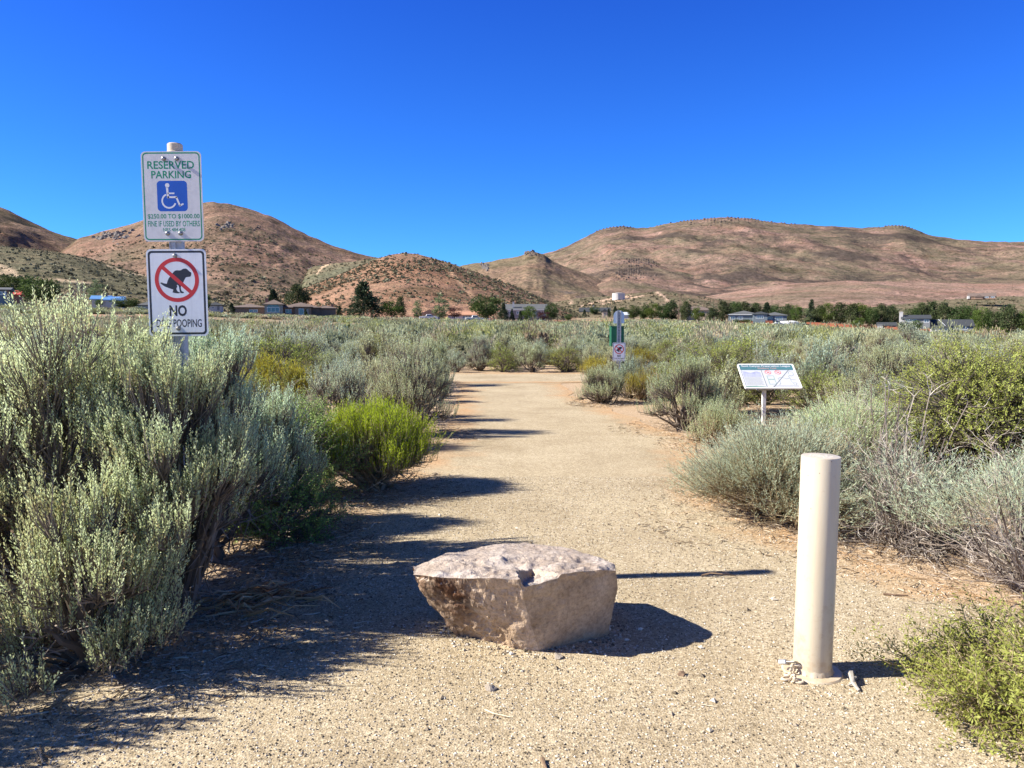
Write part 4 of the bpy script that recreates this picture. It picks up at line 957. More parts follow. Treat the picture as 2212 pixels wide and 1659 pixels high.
# a wedge has broken out of the top front edge
tx = (co[:, 0] - cpt[0]) / .10; ty = (co[:, 1] - cpt[1] + .02) / .12
wd = np.clip((1 - np.abs(tx + .25 * ty) - np.clip(ty, 0, 2) * .8) * 7, 0, 1) * np.clip((co[:, 2] - (cpt[2] - .085)) / .05, 0, 1) * (ty > -1.5)
co2 = co2 + np.array([.0, .012, -1]) * (wd * (.030 + .018 * np.clip(-tx, -1, 1)))[:, None]
lip = np.clip(1 - np.abs(co[:, 2] - .37) / .05, 0, 1) * (co[:, 1] < -.1)
co2 = co2 + no * (lip * .030 * fbm(co[:, 0] * 14, co[:, 1] * 14, co[:, 2] * 20, o=3, s=77))[:, None]
for v, c in zip(bm.verts, co2): v.co = c
me = bpy.data.meshes.new('boulder'); bm.to_mesh(me); bm.free()
def mat_boulder():
    m, nt, out = newmat('pink_tan_granite'); b = N(nt, 'BsdfPrincipled', inp={'Roughness': .85, 'Specular IOR Level': .25})
    tc = N(nt, 'TexCoord'); o = tc.outputs['Object']; ge = N(nt, 'NewGeometry')
    n1 = tex(nt, o, 'Noise', 5, 8, .68); n2 = tex(nt, o, 'Noise', 55, 6, .75); n3 = tex(nt, o, 'Noise', 2.6, 7, .7); n4 = tex(nt, o, 'Noise', 16, 7, .75)
    side = ramp(nt, n1.outputs[0], [(.28, (.30, .20, .12)), (.46, (.50, .37, .25)), (.62, (.64, .50, .36)), (.75, (.76, .65, .52))]).outputs[0]
    topc = ramp(nt, n1.outputs[0], [(.3, (.30, .225, .17)), (.48, (.42, .345, .285)), (.7, (.55, .485, .43))]).outputs[0]
    sz = N(nt, 'SeparateXYZ'); nt.links.new(o, sz.inputs[0])
    ad = N(nt, 'Math', operation='MULTIPLY_ADD'); ad.inputs[1].default_value = .12; nt.links.new(n4.outputs[0], ad.inputs[0]); nt.links.new(sz.outputs[2], ad.inputs[2])
    gn = N(nt, 'SeparateXYZ'); nt.links.new(ge.outputs['Normal'], gn.inputs[0])
    ad = N(nt, 'Math', operation='MULTIPLY_ADD'); ad.inputs[1].default_value = .7; nt.links.new(n4.outputs[0], ad.inputs[0]); nt.links.new(gn.outputs[2], ad.inputs[2])
    k = ramp(nt, ad.outputs[0], [(.62, (0, 0, 0)), (1.15, (1, 1, 1))]).outputs[0]
    # right hand face: brown stone, darkened to put its shade into the colour
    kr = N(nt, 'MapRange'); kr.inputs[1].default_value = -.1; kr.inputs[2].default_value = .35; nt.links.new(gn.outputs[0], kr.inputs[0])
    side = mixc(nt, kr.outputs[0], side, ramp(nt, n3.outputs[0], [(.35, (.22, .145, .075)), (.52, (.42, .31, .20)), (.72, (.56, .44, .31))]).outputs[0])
    c = mixc(nt, k, side, topc)
    c = mixc(nt, .7, c, ramp(nt, n2.outputs[0], [(.32, (.45, .42, .38)), (.5, (1, 1, 1)), (.66, (1.3, 1.28, 1.25))]).outputs[0], 'MULTIPLY')
    # desert varnish stain on the left half
    sxm = N(nt, 'MapRange'); sxm.inputs[1].default_value = -.08; sxm.inputs[2].default_value = -.34; sxm.inputs[3].default_value = -.18; sxm.inputs[4].default_value = .22; nt.links.new(sz.outputs[0], sxm.inputs[0])
    szm = N(nt, 'MapRange'); szm.inputs[1].default_value = .25; szm.inputs[2].default_value = .5; szm.inputs[3].default_value = 0; szm.inputs[4].default_value = -.8; nt.links.new(gn.outputs[2], szm.inputs[0])
    a2 = N(nt, 'Math', operation='ADD'); nt.links.new(n3.outputs[0], a2.inputs[0]); nt.links.new(sxm.outputs[0], a2.inputs[1])
    a3 = N(nt, 'Math', operation='ADD'); nt.links.new(a2.outputs[0], a3.inputs[0]); nt.links.new(szm.outputs[0], a3.inputs[1])
    k3 = ramp(nt, a3.outputs[0], [(.50, (0, 0, 0)), (.78, (1, 1, 1))]).outputs[0]
    c = mixc(nt, k3, c, ramp(nt, n4.outputs[0], [(.35, (.035, .02, .012)), (.6, (.13, .06, .03)), (.75, (.30, .17, .10))]).outputs[0])
    nt.links.new(c, b.inputs['Base Color'])
    cr_ = tex(nt, o, 'Voronoi', 5.5, feature='DISTANCE_TO_EDGE'); ck_ = ramp(nt, cr_.outputs[0], [(.0, (0, 0, 0)), (.02, (1, 1, 1))]).outputs[0]
    bump_chain(nt, b, [(n1.outputs[0], .6, .03), (n4.outputs[0], .8, .014), (n2.outputs[0], .8, .006), (ck_, .25, .006)]); nt.links.new(b.outputs[0], out.inputs[0]); return m
me.materials.append(mat_boulder())
gv = pebble_cloud('gravel', 1500, (-.50, .62), (3.2, 3.80), .004, .014, M_PEB, 6, 2.6, cond=lambda x, y: (np.abs(np.hypot((x - .11) / .48, (y - 3.88) / .48) - .95) < .13 * (1 + .5 * np.sin(x * 19))) & (y < 3.75))
link('gravel', gv, kind='stuff', label='coarser stones banked against the foot of the boulder', category='gravel')
link('boulder', me, loc=tuple(bc), label='large angular pink and tan boulder in the middle of the path', category='boulder')
def small_rock(loc, s, mat, seed, name='rock', el=(1, 1, .8), **k):
    rng = np.random.default_rng(seed); bm = bmesh.new()
    for q in nrm(rng.normal(size=(18, 3))) * rng.uniform(.75, 1, (18, 1)) * s * np.array(el): bm.verts.new(q)
    r = bmesh.ops.convex_hull(bm, input=bm.verts)
    bmesh.ops.delete(bm, geom=[x for x in r['geom_interior'] if isinstance(x, bmesh.types.BMVert)], context='VERTS')
    for _ in range(3):
        bmesh.ops.subdivide_edges(bm, edges=bm.edges, cuts=1); bmesh.ops.triangulate(bm, faces=bm.faces)
    for v in bm.verts:
        c = v.co / s; v.co *= 1 + .10 * mnoise.fractal(c * 1.7 + Vector((seed, 0, 0)), 1, 2, 4)
    me = bpy.data.meshes.new(name); bm.to_mesh(me); bm.free(); me.materials.append(mat)
    return link(name, me, loc=loc, **k)
M_GR2 = mat_rock('pale_grey_granite', (.30, .28, .26), (.52, .50, .47), (.72, .70, .66), 9, .5, .02)
small_rock((-2.78, 4.35, .12), .27, M_GR2, 3, 'boulder', (1.1, 1, .8), label='pale grey rock half hidden by sagebrush at the left edge', category='rock')

# ================================================================== SHRUBS
def bush_obj(name, gen, mats, loc, rz=0, parts=True, **k):
    (V, Q, t), (WV, WQ, wt) = gen
    if parts:
        r = empty(name, loc, rz, **k)
        link('foliage', mesh_np('foliage', V, [Q], mats[0], tint=t), r); link('branches', mesh_np('branches', WV, [WQ], mats[1], tint=wt), r)
        return r
    v, q, tt, mi = merge([(V, Q, t, 0), (WV, WQ, wt, 1)])
    return link(name, mesh_np(name, v, [q], list(mats), mi, tt), None, loc, (0, 0, rz), **k)
def at(u, vb):  # ground point under an image position (base of a plant)
    p = G(u, vb); return (p[0], p[1], 0)
def top(v, y): return zv(v, y)
SAGE = dict(up=.80, spread=.44, ll=.018, lw=.0068, sl=.20, lobe_r=.24, flat=.35)
n_b = 0
# --- left cluster
bush_obj('sagebrush', gen_bush(101, R=.46, H=.80, ry=.42, lobes=34, shoots=26, nleaf=38, low=.08, hang=.30, jag=.32, **SAGE), (M_SAGE, M_WOOD), (-1.86, 3.32, 0), .4,
         label='low pale sagebrush at the lower left corner, nearest plant to the camera on the left', category='sagebrush')
bush_obj('sagebrush', gen_bush(102, R=.92, H=1.58, ry=.62, lobes=74, shoots=30, nleaf=38, low=.25, jag=.30, twigs=200, **SAGE), (M_SAGE, M_WOOD), (-2.42, 4.0, 0), 0,
         label='tallest sagebrush, overlapping the lower left corner of the dog sign', category='sagebrush')
bush_obj('sagebrush', gen_bush(103, R=.54, H=1.36, ry=.50, lobes=48, shoots=28, nleaf=36, low=.22, jag=.28, twigs=160, **SAGE), (M_SAGEB, M_WOOD), (-1.92, 4.78, 0), 1,
         label='tall sagebrush just right of the sign post', category='sagebrush')
bush_obj('sagebrush', gen_bush(104, R=.50, H=1.30, ry=.40, lobes=34, shoots=26, nleaf=38, low=.28, jag=.35, twigs=80, **SAGE), (M_SAGE, M_WOOD), (-1.70, 3.82, 0), 2,
         label='sagebrush with bright spiky tips in front of the sign post foot', category='sagebrush')
bush_obj('sagebrush', gen_bush(105, R=.44, H=.98, ry=.50, lobes=44, shoots=26, nleaf=32, low=.22, jag=.2, twigs=120, **SAGE), (M_SAGEB, M_WOOD), (-1.86, 5.6, 0), 3,
         label='silvery blue sagebrush between the tall sagebrush and the lime shrub', category='sagebrush')
BIT = dict(up=.45, spread=1.1, ll=.019, lw=.010, sl=.20, lobe_r=.36, nleaf=22, jitter=.5)
bush_obj('snowberry_bush', gen_bush(106, R=.50, H=.84, ry=.5, lobes=50, shoots=22, low=.12, jag=.25, twigs=100, **BIT), (M_DKGR, M_WOOD), (-1.82, 6.5, 0), 1,
         label='dark green small leaved bush on the near left side of the lime shrub', category='bush')
bush_obj('snowberry_bush', gen_bush(116, R=.40, H=.55, ry=.4, lobes=34, shoots=18, low=.08, jag=.25, twigs=80, **BIT), (M_DKGR, M_WOOD), (-1.68, 5.35, 0), 1,
         label='low dark green bush in deep shade at the foot of the silvery blue sagebrush', category='bush')
bush_obj('rabbitbrush', gen_bush(107, R=.62, H=.76, ry=.5, lobes=64, shoots=36, nleaf=22, sl=.24, ll=.030, lw=.0055, up=.80, spread=.35, low=.30, lobe_r=.28, jag=.12, twigs=160), (M_LIME, M_STRAW), (-1.25, 6.95, 0), 0,
         label='bright lime green rabbitbrush beside the left edge of the path', category='rabbitbrush')
bush_obj('sagebrush', gen_bush(108, R=.62, H=1.22, ry=.6, lobes=56, shoots=22, nleaf=16, low=.16, jag=.2, twigs=120, **SAGE), (M_SAGE, M_WOOD), (-1.35, 10.4, 0), 1,
         label='rounded sagebrush at the path edge right behind the lime shrub', category='sagebrush')
bush_obj('sagebrush', gen_bush(109, R=.60, H=1.05, ry=.6, lobes=44, shoots=20, nleaf=16, low=.2, jag=.2, twigs=60, **SAGE), (M_SAGEB, M_WOOD), (-2.1, 9.2, 0), 2,
         label='silvery spiky sagebrush directly above the lime shrub', category='sagebrush')
bush_obj('bitterbrush', gen_bush(110, R=.75, H=1.05, ry=.7, lobes=50, shoots=20, low=.14, jag=.3, twigs=60, **BIT), (M_BITT, M_WOOD), (-2.75, 8.0, 0), 2,
         label='mid green bitterbrush left of the lime shrub', category='bitterbrush')
# --- right cluster
BR = dict(up=.42, spread=.42, ll=.034, lw=.0045, sl=.26, lobe_r=.34, nleaf=20)
bush_obj('rabbitbrush', gen_bush(121, R=.74, H=.72, ry=.65, lobes=72, shoots=36, low=.22, jag=.14, twigs=240, bark=.8, **BR), (M_BLUE, M_STRAW), (2.06, 5.85, 0), 0,
         label='rounded blue grey rabbitbrush left of the bollard top', category='rabbitbrush')
bush_obj('rabbitbrush', gen_bush(122, R=.60, H=.84, ry=.5, lobes=54, shoots=26, low=.3, jag=.25, twigs=160, bark=.9, **BR), (M_SAGE, M_TWIG), (3.0, 6.75, 0), 1,
         label='taller grey rabbitbrush with dry twigs behind the bollard', category='rabbitbrush')
v, q, t, tips = gen_twigs(123, R=.68, H=.78, n0=190, sub=7, L=.34, thick=.0042, up=.45)
rr = empty('dead_shrub', (2.72, 5.15, 0), label='dead grey twiggy shrub right of the bollard', category='dead shrub')
link('branches', mesh_np('branches', v, [q], M_TWIG, tint=t), rr)
g_, w_g = gen_bush(124, R=.56, H=.64, lobes=20, shoots=16, low=.3, jag=.3, twigs=0, stem=False, **BR)
link('foliage', mesh_np('foliage', g_[0], [g_[1]], M_BLUE, tint=g_[2]), rr)
bush_obj('bitterbrush', gen_bush(125, R=1.15, H=1.30, ry=.9, lobes=120, shoots=34, low=.14, jag=.2, twigs=120, **BIT), (M_BITT, M_WOOD), (4.15, 6.75, 0), 0,
         label='large leafy green bitterbrush at the right edge behind the dead shrub', category='bitterbrush')
v, q, t, tips = gen_twigs(126, R=.55, H=.85, n0=150, sub=7, L=.40, thick=.0042, up=.7)
v2, q2, t2, _ = gen_twigs(140, R=.75, H=1.15, n0=26, sub=6, L=.42, thick=.006, up=1.1)
d2_ = empty('dead_shrub', (3.0, 6.15, 0), label='bare pale branches sticking up in front of the large green bitterbrush', category='dead shrub')
link('branches', mesh_np('branches', v2, [q2], M_TWIG, tint=t2), d2_)
rr = empty('dead_shrub', (2.98, 4.25, 0), label='dry twiggy shrub cut off by the right edge of the frame', category='dead shrub')
link('branches', mesh_np('branches', v, [q], M_TWIG, tint=t), rr)
g_, w_g = gen_bush(127, R=.55, H=.8, lobes=34, shoots=20, low=.3, jag=.3, twigs=0, stem=False, **BR)
link('foliage', mesh_np('foliage', g_[0], [g_[1]], M_BLUE, tint=g_[2]), rr)
bush_obj('peach_bush', gen_bush(128, R=.62, H=.36, ry=.62, lobes=64, shoots=24, low=.15, jag=.3, twigs=140, bark=.6, up=.35, spread=1.0, ll=.022, lw=.0075, sl=.17, lobe_r=.5, nleaf=20, jitter=.45), (M_BITT, M_STRAW), (2.12, 2.86, 0), 0,
         label='low bright green spreading bush in the lower right corner', category='bush')
bush_obj('sagebrush', gen_bush(129, R=.72, H=.98, ry=.62, lobes=46, shoots=24, nleaf=20, low=.14, jag=.22, twigs=120, **SAGE), (M_SAGE, M_WOOD), (2.45, 10.9, 0), 0,
         label='spiky sagebrush bulging over the right edge of the path, left of the map sign', category='sagebrush')
bush_obj('sagebrush', gen_bush(130, R=.54, H=.74, ry=.5, lobes=44, shoots=18, nleaf=16, low=.14, jag=.2, twigs=60, **SAGE), (M_SAGE, M_WOOD), (1.72, 14.6, 0), 0,
         label='rounded sagebrush at the path edge just in front of the dog waste post', category='sagebrush')
bush_obj('rabbitbrush', gen_bush(131, R=.42, H=.62, ry=.4, lobes=30, shoots=18, nleaf=16, sl=.2, ll=.03, lw=.006, up=.75, spread=.4, low=.2), (M_OLIVE, M_STRAW), (2.55, 15.2, 0), 0,
         label='olive yellow rabbitbrush at the foot of the dog waste post', category='rabbitbrush')
bush_obj('bitterbrush', gen_bush(132, R=.95, H=1.25, ry=.8, lobes=70, shoots=20, low=.12, jag=.3, twigs=60, **BIT), (M_BITT, M_WOOD), (3.55, 13.0, 0), 0,
         label='dark green bitterbrush behind the left end of the map sign', category='bitterbrush')
bush_obj('sagebrush', gen_bush(133, R=.55, H=.50, ry=.5, lobes=44, shoots=18, nleaf=16, low=.14, jag=.2, twigs=120, **SAGE), (M_SAGE, M_STRAW), (2.60, 9.5, 0), 0,
         label='brownish low sagebrush under the left corner of the map sign', category='sagebrush')
bush_obj('sagebrush', gen_bush(134, R=1.0, H=1.22, ry=.8, lobes=90, shoots=22, nleaf=16, low=.2, jag=.28, **SAGE), (M_SAGE, M_WOOD), (4.75, 9.4, 0), 0,
         label='pale sagebrush with long upright spikes right of the map sign', category='sagebrush')
bush_obj('sagebrush', gen_bush(135, R=.7, H=.9, ry=.6, lobes=50, shoots=18, nleaf=16, low=.2, jag=.28, **SAGE), (M_SAGEB, M_WOOD), (4.05, 8.3, 0), 0,
         label='grey sagebrush below the right corner of the map sign', category='sagebrush')
bush_obj('sagebrush', gen_bush(136, R=.62, H=1.1, ry=.6, lobes=50, shoots=18, nleaf=14, low=.08, jag=.2, **SAGE), (M_SAGEB, M_WOOD), (-1.0, 24.9, 0), 0,
         label='dark rounded sagebrush at the far left corner where the path turns', category='sagebrush')

# mid distance kinds (one mesh per plant)
M_MS = leafmat('mid_sage_leaf', (.24, .20, .10), (.44, .48, .26), (.82, .88, .56), .42, .16)
M_MB = leafmat('mid_silver_leaf', (.24, .22, .14), (.42, .50, .33), (.76, .86, .64), .42, .14)
M_MG = leafmat('mid_green_leaf', (.14, .14, .03), (.33, .38, .07), (.60, .64, .18), .42, .12)
MID = {}
def midkind(key, mats, seeds, **kw):
    out = []
    for sd in seeds:
        (V, Q, t), (WV, WQ, wt) = gen_bush(sd, **kw)
        v, q, tt, mi = merge([(V, Q, t, 0), (WV, WQ, wt, 1)])
        out.append(mesh_np(key, v, [q], list(mats), mi, tt))
    MID[key] = out
midkind('sagebrush', (M_MS, M_WOOD), (201, 202, 203, 204), R=.62, H=1.0, lobes=30, shoots=16, nleaf=13, low=.16, jag=.28, twigs=20, up=.78, spread=.40, ll=.036, lw=.014, sl=.22, lobe_r=.22, flat=.4)
midkind('silver_sagebrush', (M_MB, M_WOOD), (211, 212, 213), R=.58, H=1.0, lobes=30, shoots=16, nleaf=13, low=.16, jag=.28, twigs=20, up=.80, spread=.38, ll=.036, lw=.014, sl=.24, lobe_r=.22, flat=.4)
midkind('bitterbrush', (M_MG, M_WOOD), (221, 222, 223), R=.75, H=1.05, lobes=34, shoots=16, nleaf=12, low=.12, jag=.3, twigs=20, up=.45, spread=1.1, ll=.034, lw=.018, sl=.22, lobe_r=.34, jitter=.5)
midkind('rabbitbrush', (M_OLIVE, M_STRAW), (231, 232), R=.5, H=.7, lobes=30, shoots=14, nleaf=12, low=.3, jag=.12, twigs=20, up=.8, spread=.35, ll=.045, lw=.010, sl=.24, lobe_r=.28)
midkind('lime_rabbitbrush', (M_LIME, M_STRAW), (241,), R=.5, H=.7, lobes=30, shoots=14, nleaf=12, low=.3, jag=.12, twigs=20, up=.8, spread=.35, ll=.045, lw=.010, sl=.24, lobe_r=.28)
DRY = []
for sd in (251, 252):
    v, q, t, _ = gen_twigs(sd, R=.6, H=.85, n0=60, sub=5, L=.34, thick=.007, up=.6)
    g_, _w = gen_bush(sd, R=.55, H=.8, lobes=16, shoots=8, nleaf=10, low=.3, jag=.3, twigs=0, stem=False, ll=.04, lw=.012, sl=.2)
    vv, qq, tt, mi = merge([(v, q, t, 0), (g_[0], g_[1], g_[2], 1)]); DRY.append(mesh_np('dry_shrub', vv, [qq], [M_TWIG, M_MS], mi, tt))
MID['dry_shrub'] = DRY
NEAR = [(-1.86, 3.32, .5), (-2.55, 4.05, .9), (-1.78, 4.82, .6), (-1.62, 3.82, .5), (-1.86, 5.6, .45), (-1.82, 6.5, .45), (-1.62, 5.25, .4), (-1.25, 6.95, .5), (-1.35, 10.4, .6), (-2.1, 9.2, .55), (-2.75, 8, .65),
        (2.06, 5.85, .7), (2.75, 6.75, .6), (2.72, 5.15, .6), (4.15, 6.75, 1.0), (2.98, 4.25, .5), (2.12, 2.86, .7), (2.45, 10.9, .65), (1.62, 14.4, .4), (2.55, 15.2, .4), (3.55, 13, .8), (2.60, 9.5, .5), (4.75, 9.4, .9), (4.05, 8.3, .6), (-1.0, 24.9, .6)]
CLEAR = [(3.1, 10.6, .6), (3.65, 10.7, .55), (2.4, 17.2, .75), (2.2, 16.1, .55), (2.0, 15.0, .4), (3.3, 9.9, .5), (3.1, 9.2, .45), (3.0, 8.5, .45), (2.85, 7.8, .4), (wx, YD - .2, .5), (ix, YI, .35), (sx, YS, .3)]
placed = list(NEAR) + CLEAR
LBL = {'sagebrush': ('grey green sagebrush', 'sagebrush'), 'silver_sagebrush': ('silvery blue sagebrush', 'sagebrush'), 'bitterbrush': ('leafy green bitterbrush', 'bitterbrush'),
       'rabbitbrush': ('olive yellow rabbitbrush', 'rabbitbrush'), 'lime_rabbitbrush': ('lime yellow rabbitbrush', 'rabbitbrush'), 'dry_shrub': ('dry half bare grey shrub', 'dry shrub')}
def zone(x, y):
    u = CX + F * x / y
    if y > 24: return 'beyond the path junction, ' + ('toward the parking sign' if u < 700 else 'straight ahead' if u < 1250 else 'toward the red fence')
    return 'in the thicket left of the path' if x < 0 else 'in the thicket right of the path'
def place_mid(kind, x, y, sc, rz, label=None, rng=random):
    me = MID[kind][int(abs(x * 7 + y * 13)) % len(MID[kind])]
    nm, cat = LBL[kind]; z = zone(x, y)
    o = link(kind, me, None, (x, y, float(gz(x, y)) - .02), (0, 0, rz), sc)
    if label: tag(o, label, cat)
    else: tag(o, '%s %s' % (nm, z), cat, '%s %s' % (cat + ' ' + kind.replace('_', ' ') if cat not in kind else kind.replace('_', ' '), z))
    return o
RG = random.Random(7)
spec = [  # kind, u, row of base, y, scale, label
    ('bitterbrush', 600, 15.5, 1.25, 'yellow green bitterbrush standing taller left of centre, above the lime shrub on the left'),
    ('bitterbrush', 790, 21.0, 1.15, 'yellow green bitterbrush nearest the ranch house roof, left of centre'),
    ('bitterbrush', 845, 19.5, 1.1, 'yellow green bitterbrush right beside its taller twin left of centre'),
    ('lime_rabbitbrush', 605, 13.5, .85, 'small lime rabbitbrush below the bitterbrush left of centre'),
    ('lime_rabbitbrush', 62, 15.0, .9, 'lime rabbitbrush far left behind the tallest sagebrush'),
    ('rabbitbrush', 1375, 21.0, 1.2, 'olive yellow rabbitbrush just right of the dispenser box'),
    ('rabbitbrush', 1290, 19.6, 1.0, 'olive yellow rabbitbrush just left of the dispenser box'),
    ('bitterbrush', 1500, 15.5, 1.1, 'leafy green bitterbrush above the spiky sagebrush at the path bend'),
    ('sagebrush', 1318, 16.4, .72, 'low sagebrush right at the foot of the dog waste post'),
    ('silver_sagebrush', 1362, 15.6, .80, 'small silvery sagebrush just right of the dog waste post foot'),
    ('sagebrush', 1545, 11.9, .95, 'grey green sagebrush touching the left side of the map sign'),
    ('dry_shrub', 1790, 16, 1.3, 'brown grey dry shrub standing tall above the map sign'),
    ('silver_sagebrush', 1780, 13.5, 1.15, 'silver sagebrush right behind the map sign'),
    ('rabbitbrush', 2150, 22.0, .9, 'olive yellow rabbitbrush far right below the red fence')]
for kind, u, y, s, lb in spec:
    x = (u - CX) / F * y
    place_mid(kind, x, y, (s, s, s), RG.uniform(0, 6), lb); placed.append((x, y, .6 * s))
# poisson scatter of individual plants
def poisson(n_try, ymax, seed, rmin, ufn):
    rng = np.random.default_rng(seed); out = []
    cell = {}
    def ok(x, y, r):
        ci, cj = int(x // 2), int(y // 2)
        for i in range(ci - 1, ci + 2):
            for j in range(cj - 1, cj + 2):
                for (a, b, q) in cell.get((i, j), ()):
                    if (a - x) ** 2 + (b - y) ** 2 < (r + q) ** 2 * .68: return False
        return True
    for p in placed: cell.setdefault((int(p[0] // 2), int(p[1] // 2)), []).append(p)
    for _ in range(n_try):
        y = ufn(rng); x = rng.uniform(-.86, .86) * y * .86 + rng.uniform(-1.5, 1.5)
        r = rng.uniform(*rmin)
        if on_path(np.float64(x), np.float64(y), r * .95) or not ok(x, y, r): continue
        if y < 8 and abs(x) < 1.4: continue
        cell.setdefault((int(x // 2), int(y // 2)), []).append((x, y, r)); out.append((x, y, r))
    return out
pts = poisson(12000, 40, 11, (.40, 1.0), lambda r: 4.2 + 33 * r.uniform() ** .75)
pts.sort(key=lambda p: p[1])
print('mid shrubs', len(pts))
kinds_near = ['sagebrush'] * 10 + ['silver_sagebrush'] * 5 + ['bitterbrush'] * 3 + ['dry_shrub'] * 3 + ['rabbitbrush'] * 1
IND = pts[:265]; REST = pts[265:]
for x, y, r in IND:
    k = RG.choice(kinds_near); s = r / .62; h = RG.uniform(.72, 1.25) * (s * .5 + .5)
    if -4 < x < 0 and y < 8: h *= .8
    place_mid(k, x, y, (s, s, h), RG.uniform(0, 6.28))
# a few plants outside the left edge of the frame that throw the shade on the gravel
for (x, y, s) in ((-2.95, 2.72, 1.05), (-3.9, 2.4, 1.1), (-3.3, 3.6, 1.15), (-4.3, 4.6, 1.3)):
    place_mid('sagebrush', x, y, (s, s, s * 1.05), x)

# the rest of the scrub plain: uncountable, merged
def field(pts, lods, seed, hmul=1.0, qn=240, ql=.13, qw=.05):
    rng = np.random.default_rng(seed); out = {}
    arch = []
    for a in range(6):
        r2 = np.random.default_rng(seed * 10 + a); n = qn
        az = r2.uniform(0, 6.283, n); se = r2.uniform(0.02, 1, n); ce = np.sqrt(1 - se * se * .95); rad = r2.uniform(.7, 1.05, n)
        lump = 1 + .28 * np.sin(az * 3 + a) * ce + .15 * np.sin(az * 7 + a * 2)
        p = np.stack([ce * rad * lump * np.cos(az), ce * rad * lump * np.sin(az), .15 + .85 * se * rad * lump], 1)
        d = nrm(np.array([0, 0, 1.]) * .7 + p * .5 + r2.normal(size=(n, 3)) * .35)
        V, Q = leaves(p * np.array([.92, .92, .82]) , d, ql * r2.uniform(.7, 1.6, n), qw * r2.uniform(.7, 1.4, n), r2)
        t = np.repeat(np.clip(r2.uniform(.1, .9, n) * .6 + .3 * se, 0, 1), 4)
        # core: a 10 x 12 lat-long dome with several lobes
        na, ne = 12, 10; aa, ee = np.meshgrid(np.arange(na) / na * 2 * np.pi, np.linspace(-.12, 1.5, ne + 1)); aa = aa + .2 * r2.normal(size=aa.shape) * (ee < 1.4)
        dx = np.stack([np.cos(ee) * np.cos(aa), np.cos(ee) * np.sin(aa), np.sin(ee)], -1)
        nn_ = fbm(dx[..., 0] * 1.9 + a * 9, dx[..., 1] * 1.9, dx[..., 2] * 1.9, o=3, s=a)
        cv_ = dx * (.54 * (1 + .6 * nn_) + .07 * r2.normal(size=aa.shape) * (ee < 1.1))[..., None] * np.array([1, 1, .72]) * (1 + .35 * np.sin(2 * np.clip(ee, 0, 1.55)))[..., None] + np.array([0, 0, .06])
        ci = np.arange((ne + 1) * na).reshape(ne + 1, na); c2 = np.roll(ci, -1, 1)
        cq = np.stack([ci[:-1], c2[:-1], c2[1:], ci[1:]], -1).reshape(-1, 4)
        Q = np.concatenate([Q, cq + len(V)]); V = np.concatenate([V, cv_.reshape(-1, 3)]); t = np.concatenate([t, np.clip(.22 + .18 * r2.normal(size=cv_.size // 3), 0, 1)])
        arch.append((V, Q, t))
    groups = {}
    for i, (x, y, r) in enumerate(pts):
        V, Q, t = arch[i % 6]; groups.setdefault(i % 6, []).append((x, y, r))
    Vs = []; Ts = []; Qs_ = []; off_ = 0
    for k, L in groups.items():
        V, Q, t = arch[k]; L = np.array(L); m = len(L)
        a = rng.uniform(0, 6.283, m); ca, sa = np.cos(a)[:, None], np.sin(a)[:, None]
        X = (V[None, :, 0] * ca - V[None, :, 1] * sa) * L[:, 2:3] + L[:, 0:1]; Y = (V[None, :, 0] * sa + V[None, :, 1] * ca) * L[:, 2:3] + L[:, 1:2]
        h = (rng.uniform(.65, 1.6, m) * hmul)[:, None] * L[:, 2:3] ** .8
        Z = V[None, :, 2] * h + gz(L[:, 0], L[:, 1])[:, None] - .05
        Qs_.append((np.arange(m)[:, None, None] * len(V) + Q[None]).reshape(-1, 4) + off_); off_ += m * len(V)
        Vs.append(np.stack([X, Y, Z], -1).reshape(-1, 3)); Ts.append(np.clip(t[None] * .8 + rng.uniform(-.15, .35, m)[:, None], 0, 1).ravel())
    V = np.concatenate(Vs); return V, np.concatenate(Qs_), np.concatenate(Ts)
rng = np.random.default_rng(77)
def band(n, ya, yb, r0, r1, seed):
    rg = np.random.default_rng(seed); y = np.sqrt(rg.uniform(ya * ya, yb * yb, n)); x = rg.uniform(-.80, .80, n) * y
    r = rg.uniform(r0, r1, n); return np.stack([x, y, r], 1)
p1 = np.array(REST); p1b = band(1150, 35, 62, .5, 1.25, 1)
p2 = band(5600, 60, 150, .7, 1.3, 2); p3 = band(9000, 145, 330, .8, 1.7, 3)
def keep(p):
    u = CX + F * p[:, 0] / p[:, 1]; x, y = p[:, 0], p[:, 1]
    d = fbm(x / 22, y / 22, o=3, s=91)
    k = ~((u > 1190) & (u < 1340) & (y > 215) & (y < 330))            # bare orange ground
    k &= ~((u > 480) & (u < 740) & (y > 212)); k &= ~((u >= 740) & (u < 1240) & (y > 200)); k &= ~((u > 1340) & (y > 262) & (rng.uniform(0, 1, len(x)) < .4))
    k &= ~((d < -.28) & (y > 60)); k &= ~((u < 480) & (y > 260))
    return p[k]
p2 = keep(p2); p3 = keep(p3)
p4 = band(5000, 165, 213, .8, 1.5, 9); u4 = CX + F * p4[:, 0] / p4[:, 1]; p3 = np.concatenate([p3, p4[(u4 > 430) & (u4 < 760)]])
FV = [field(p1, 0, 5, .95, 900, .075, .026), field(p1b, 0, 8, 1.05, 620, .095, .034), field(p2, 0, 6, .66, 200, .15, .075), field(p3, 0, 7, .50, 70, .24, .16)]
QN = (1020, 740, 320, 190)
fm = []
M_FA = leafmat('field_sage', (.13, .115, .06), (.32, .34, .18), (.60, .64, .38), .28, 0, .8)
M_FB = leafmat('field_silver', (.13, .13, .075), (.33, .38, .24), (.58, .67, .46), .28, 0, .8)
M_FC = leafmat('field_green', (.15, .16, .05), (.32, .34, .11), (.52, .52, .20), .35, 0, .8)
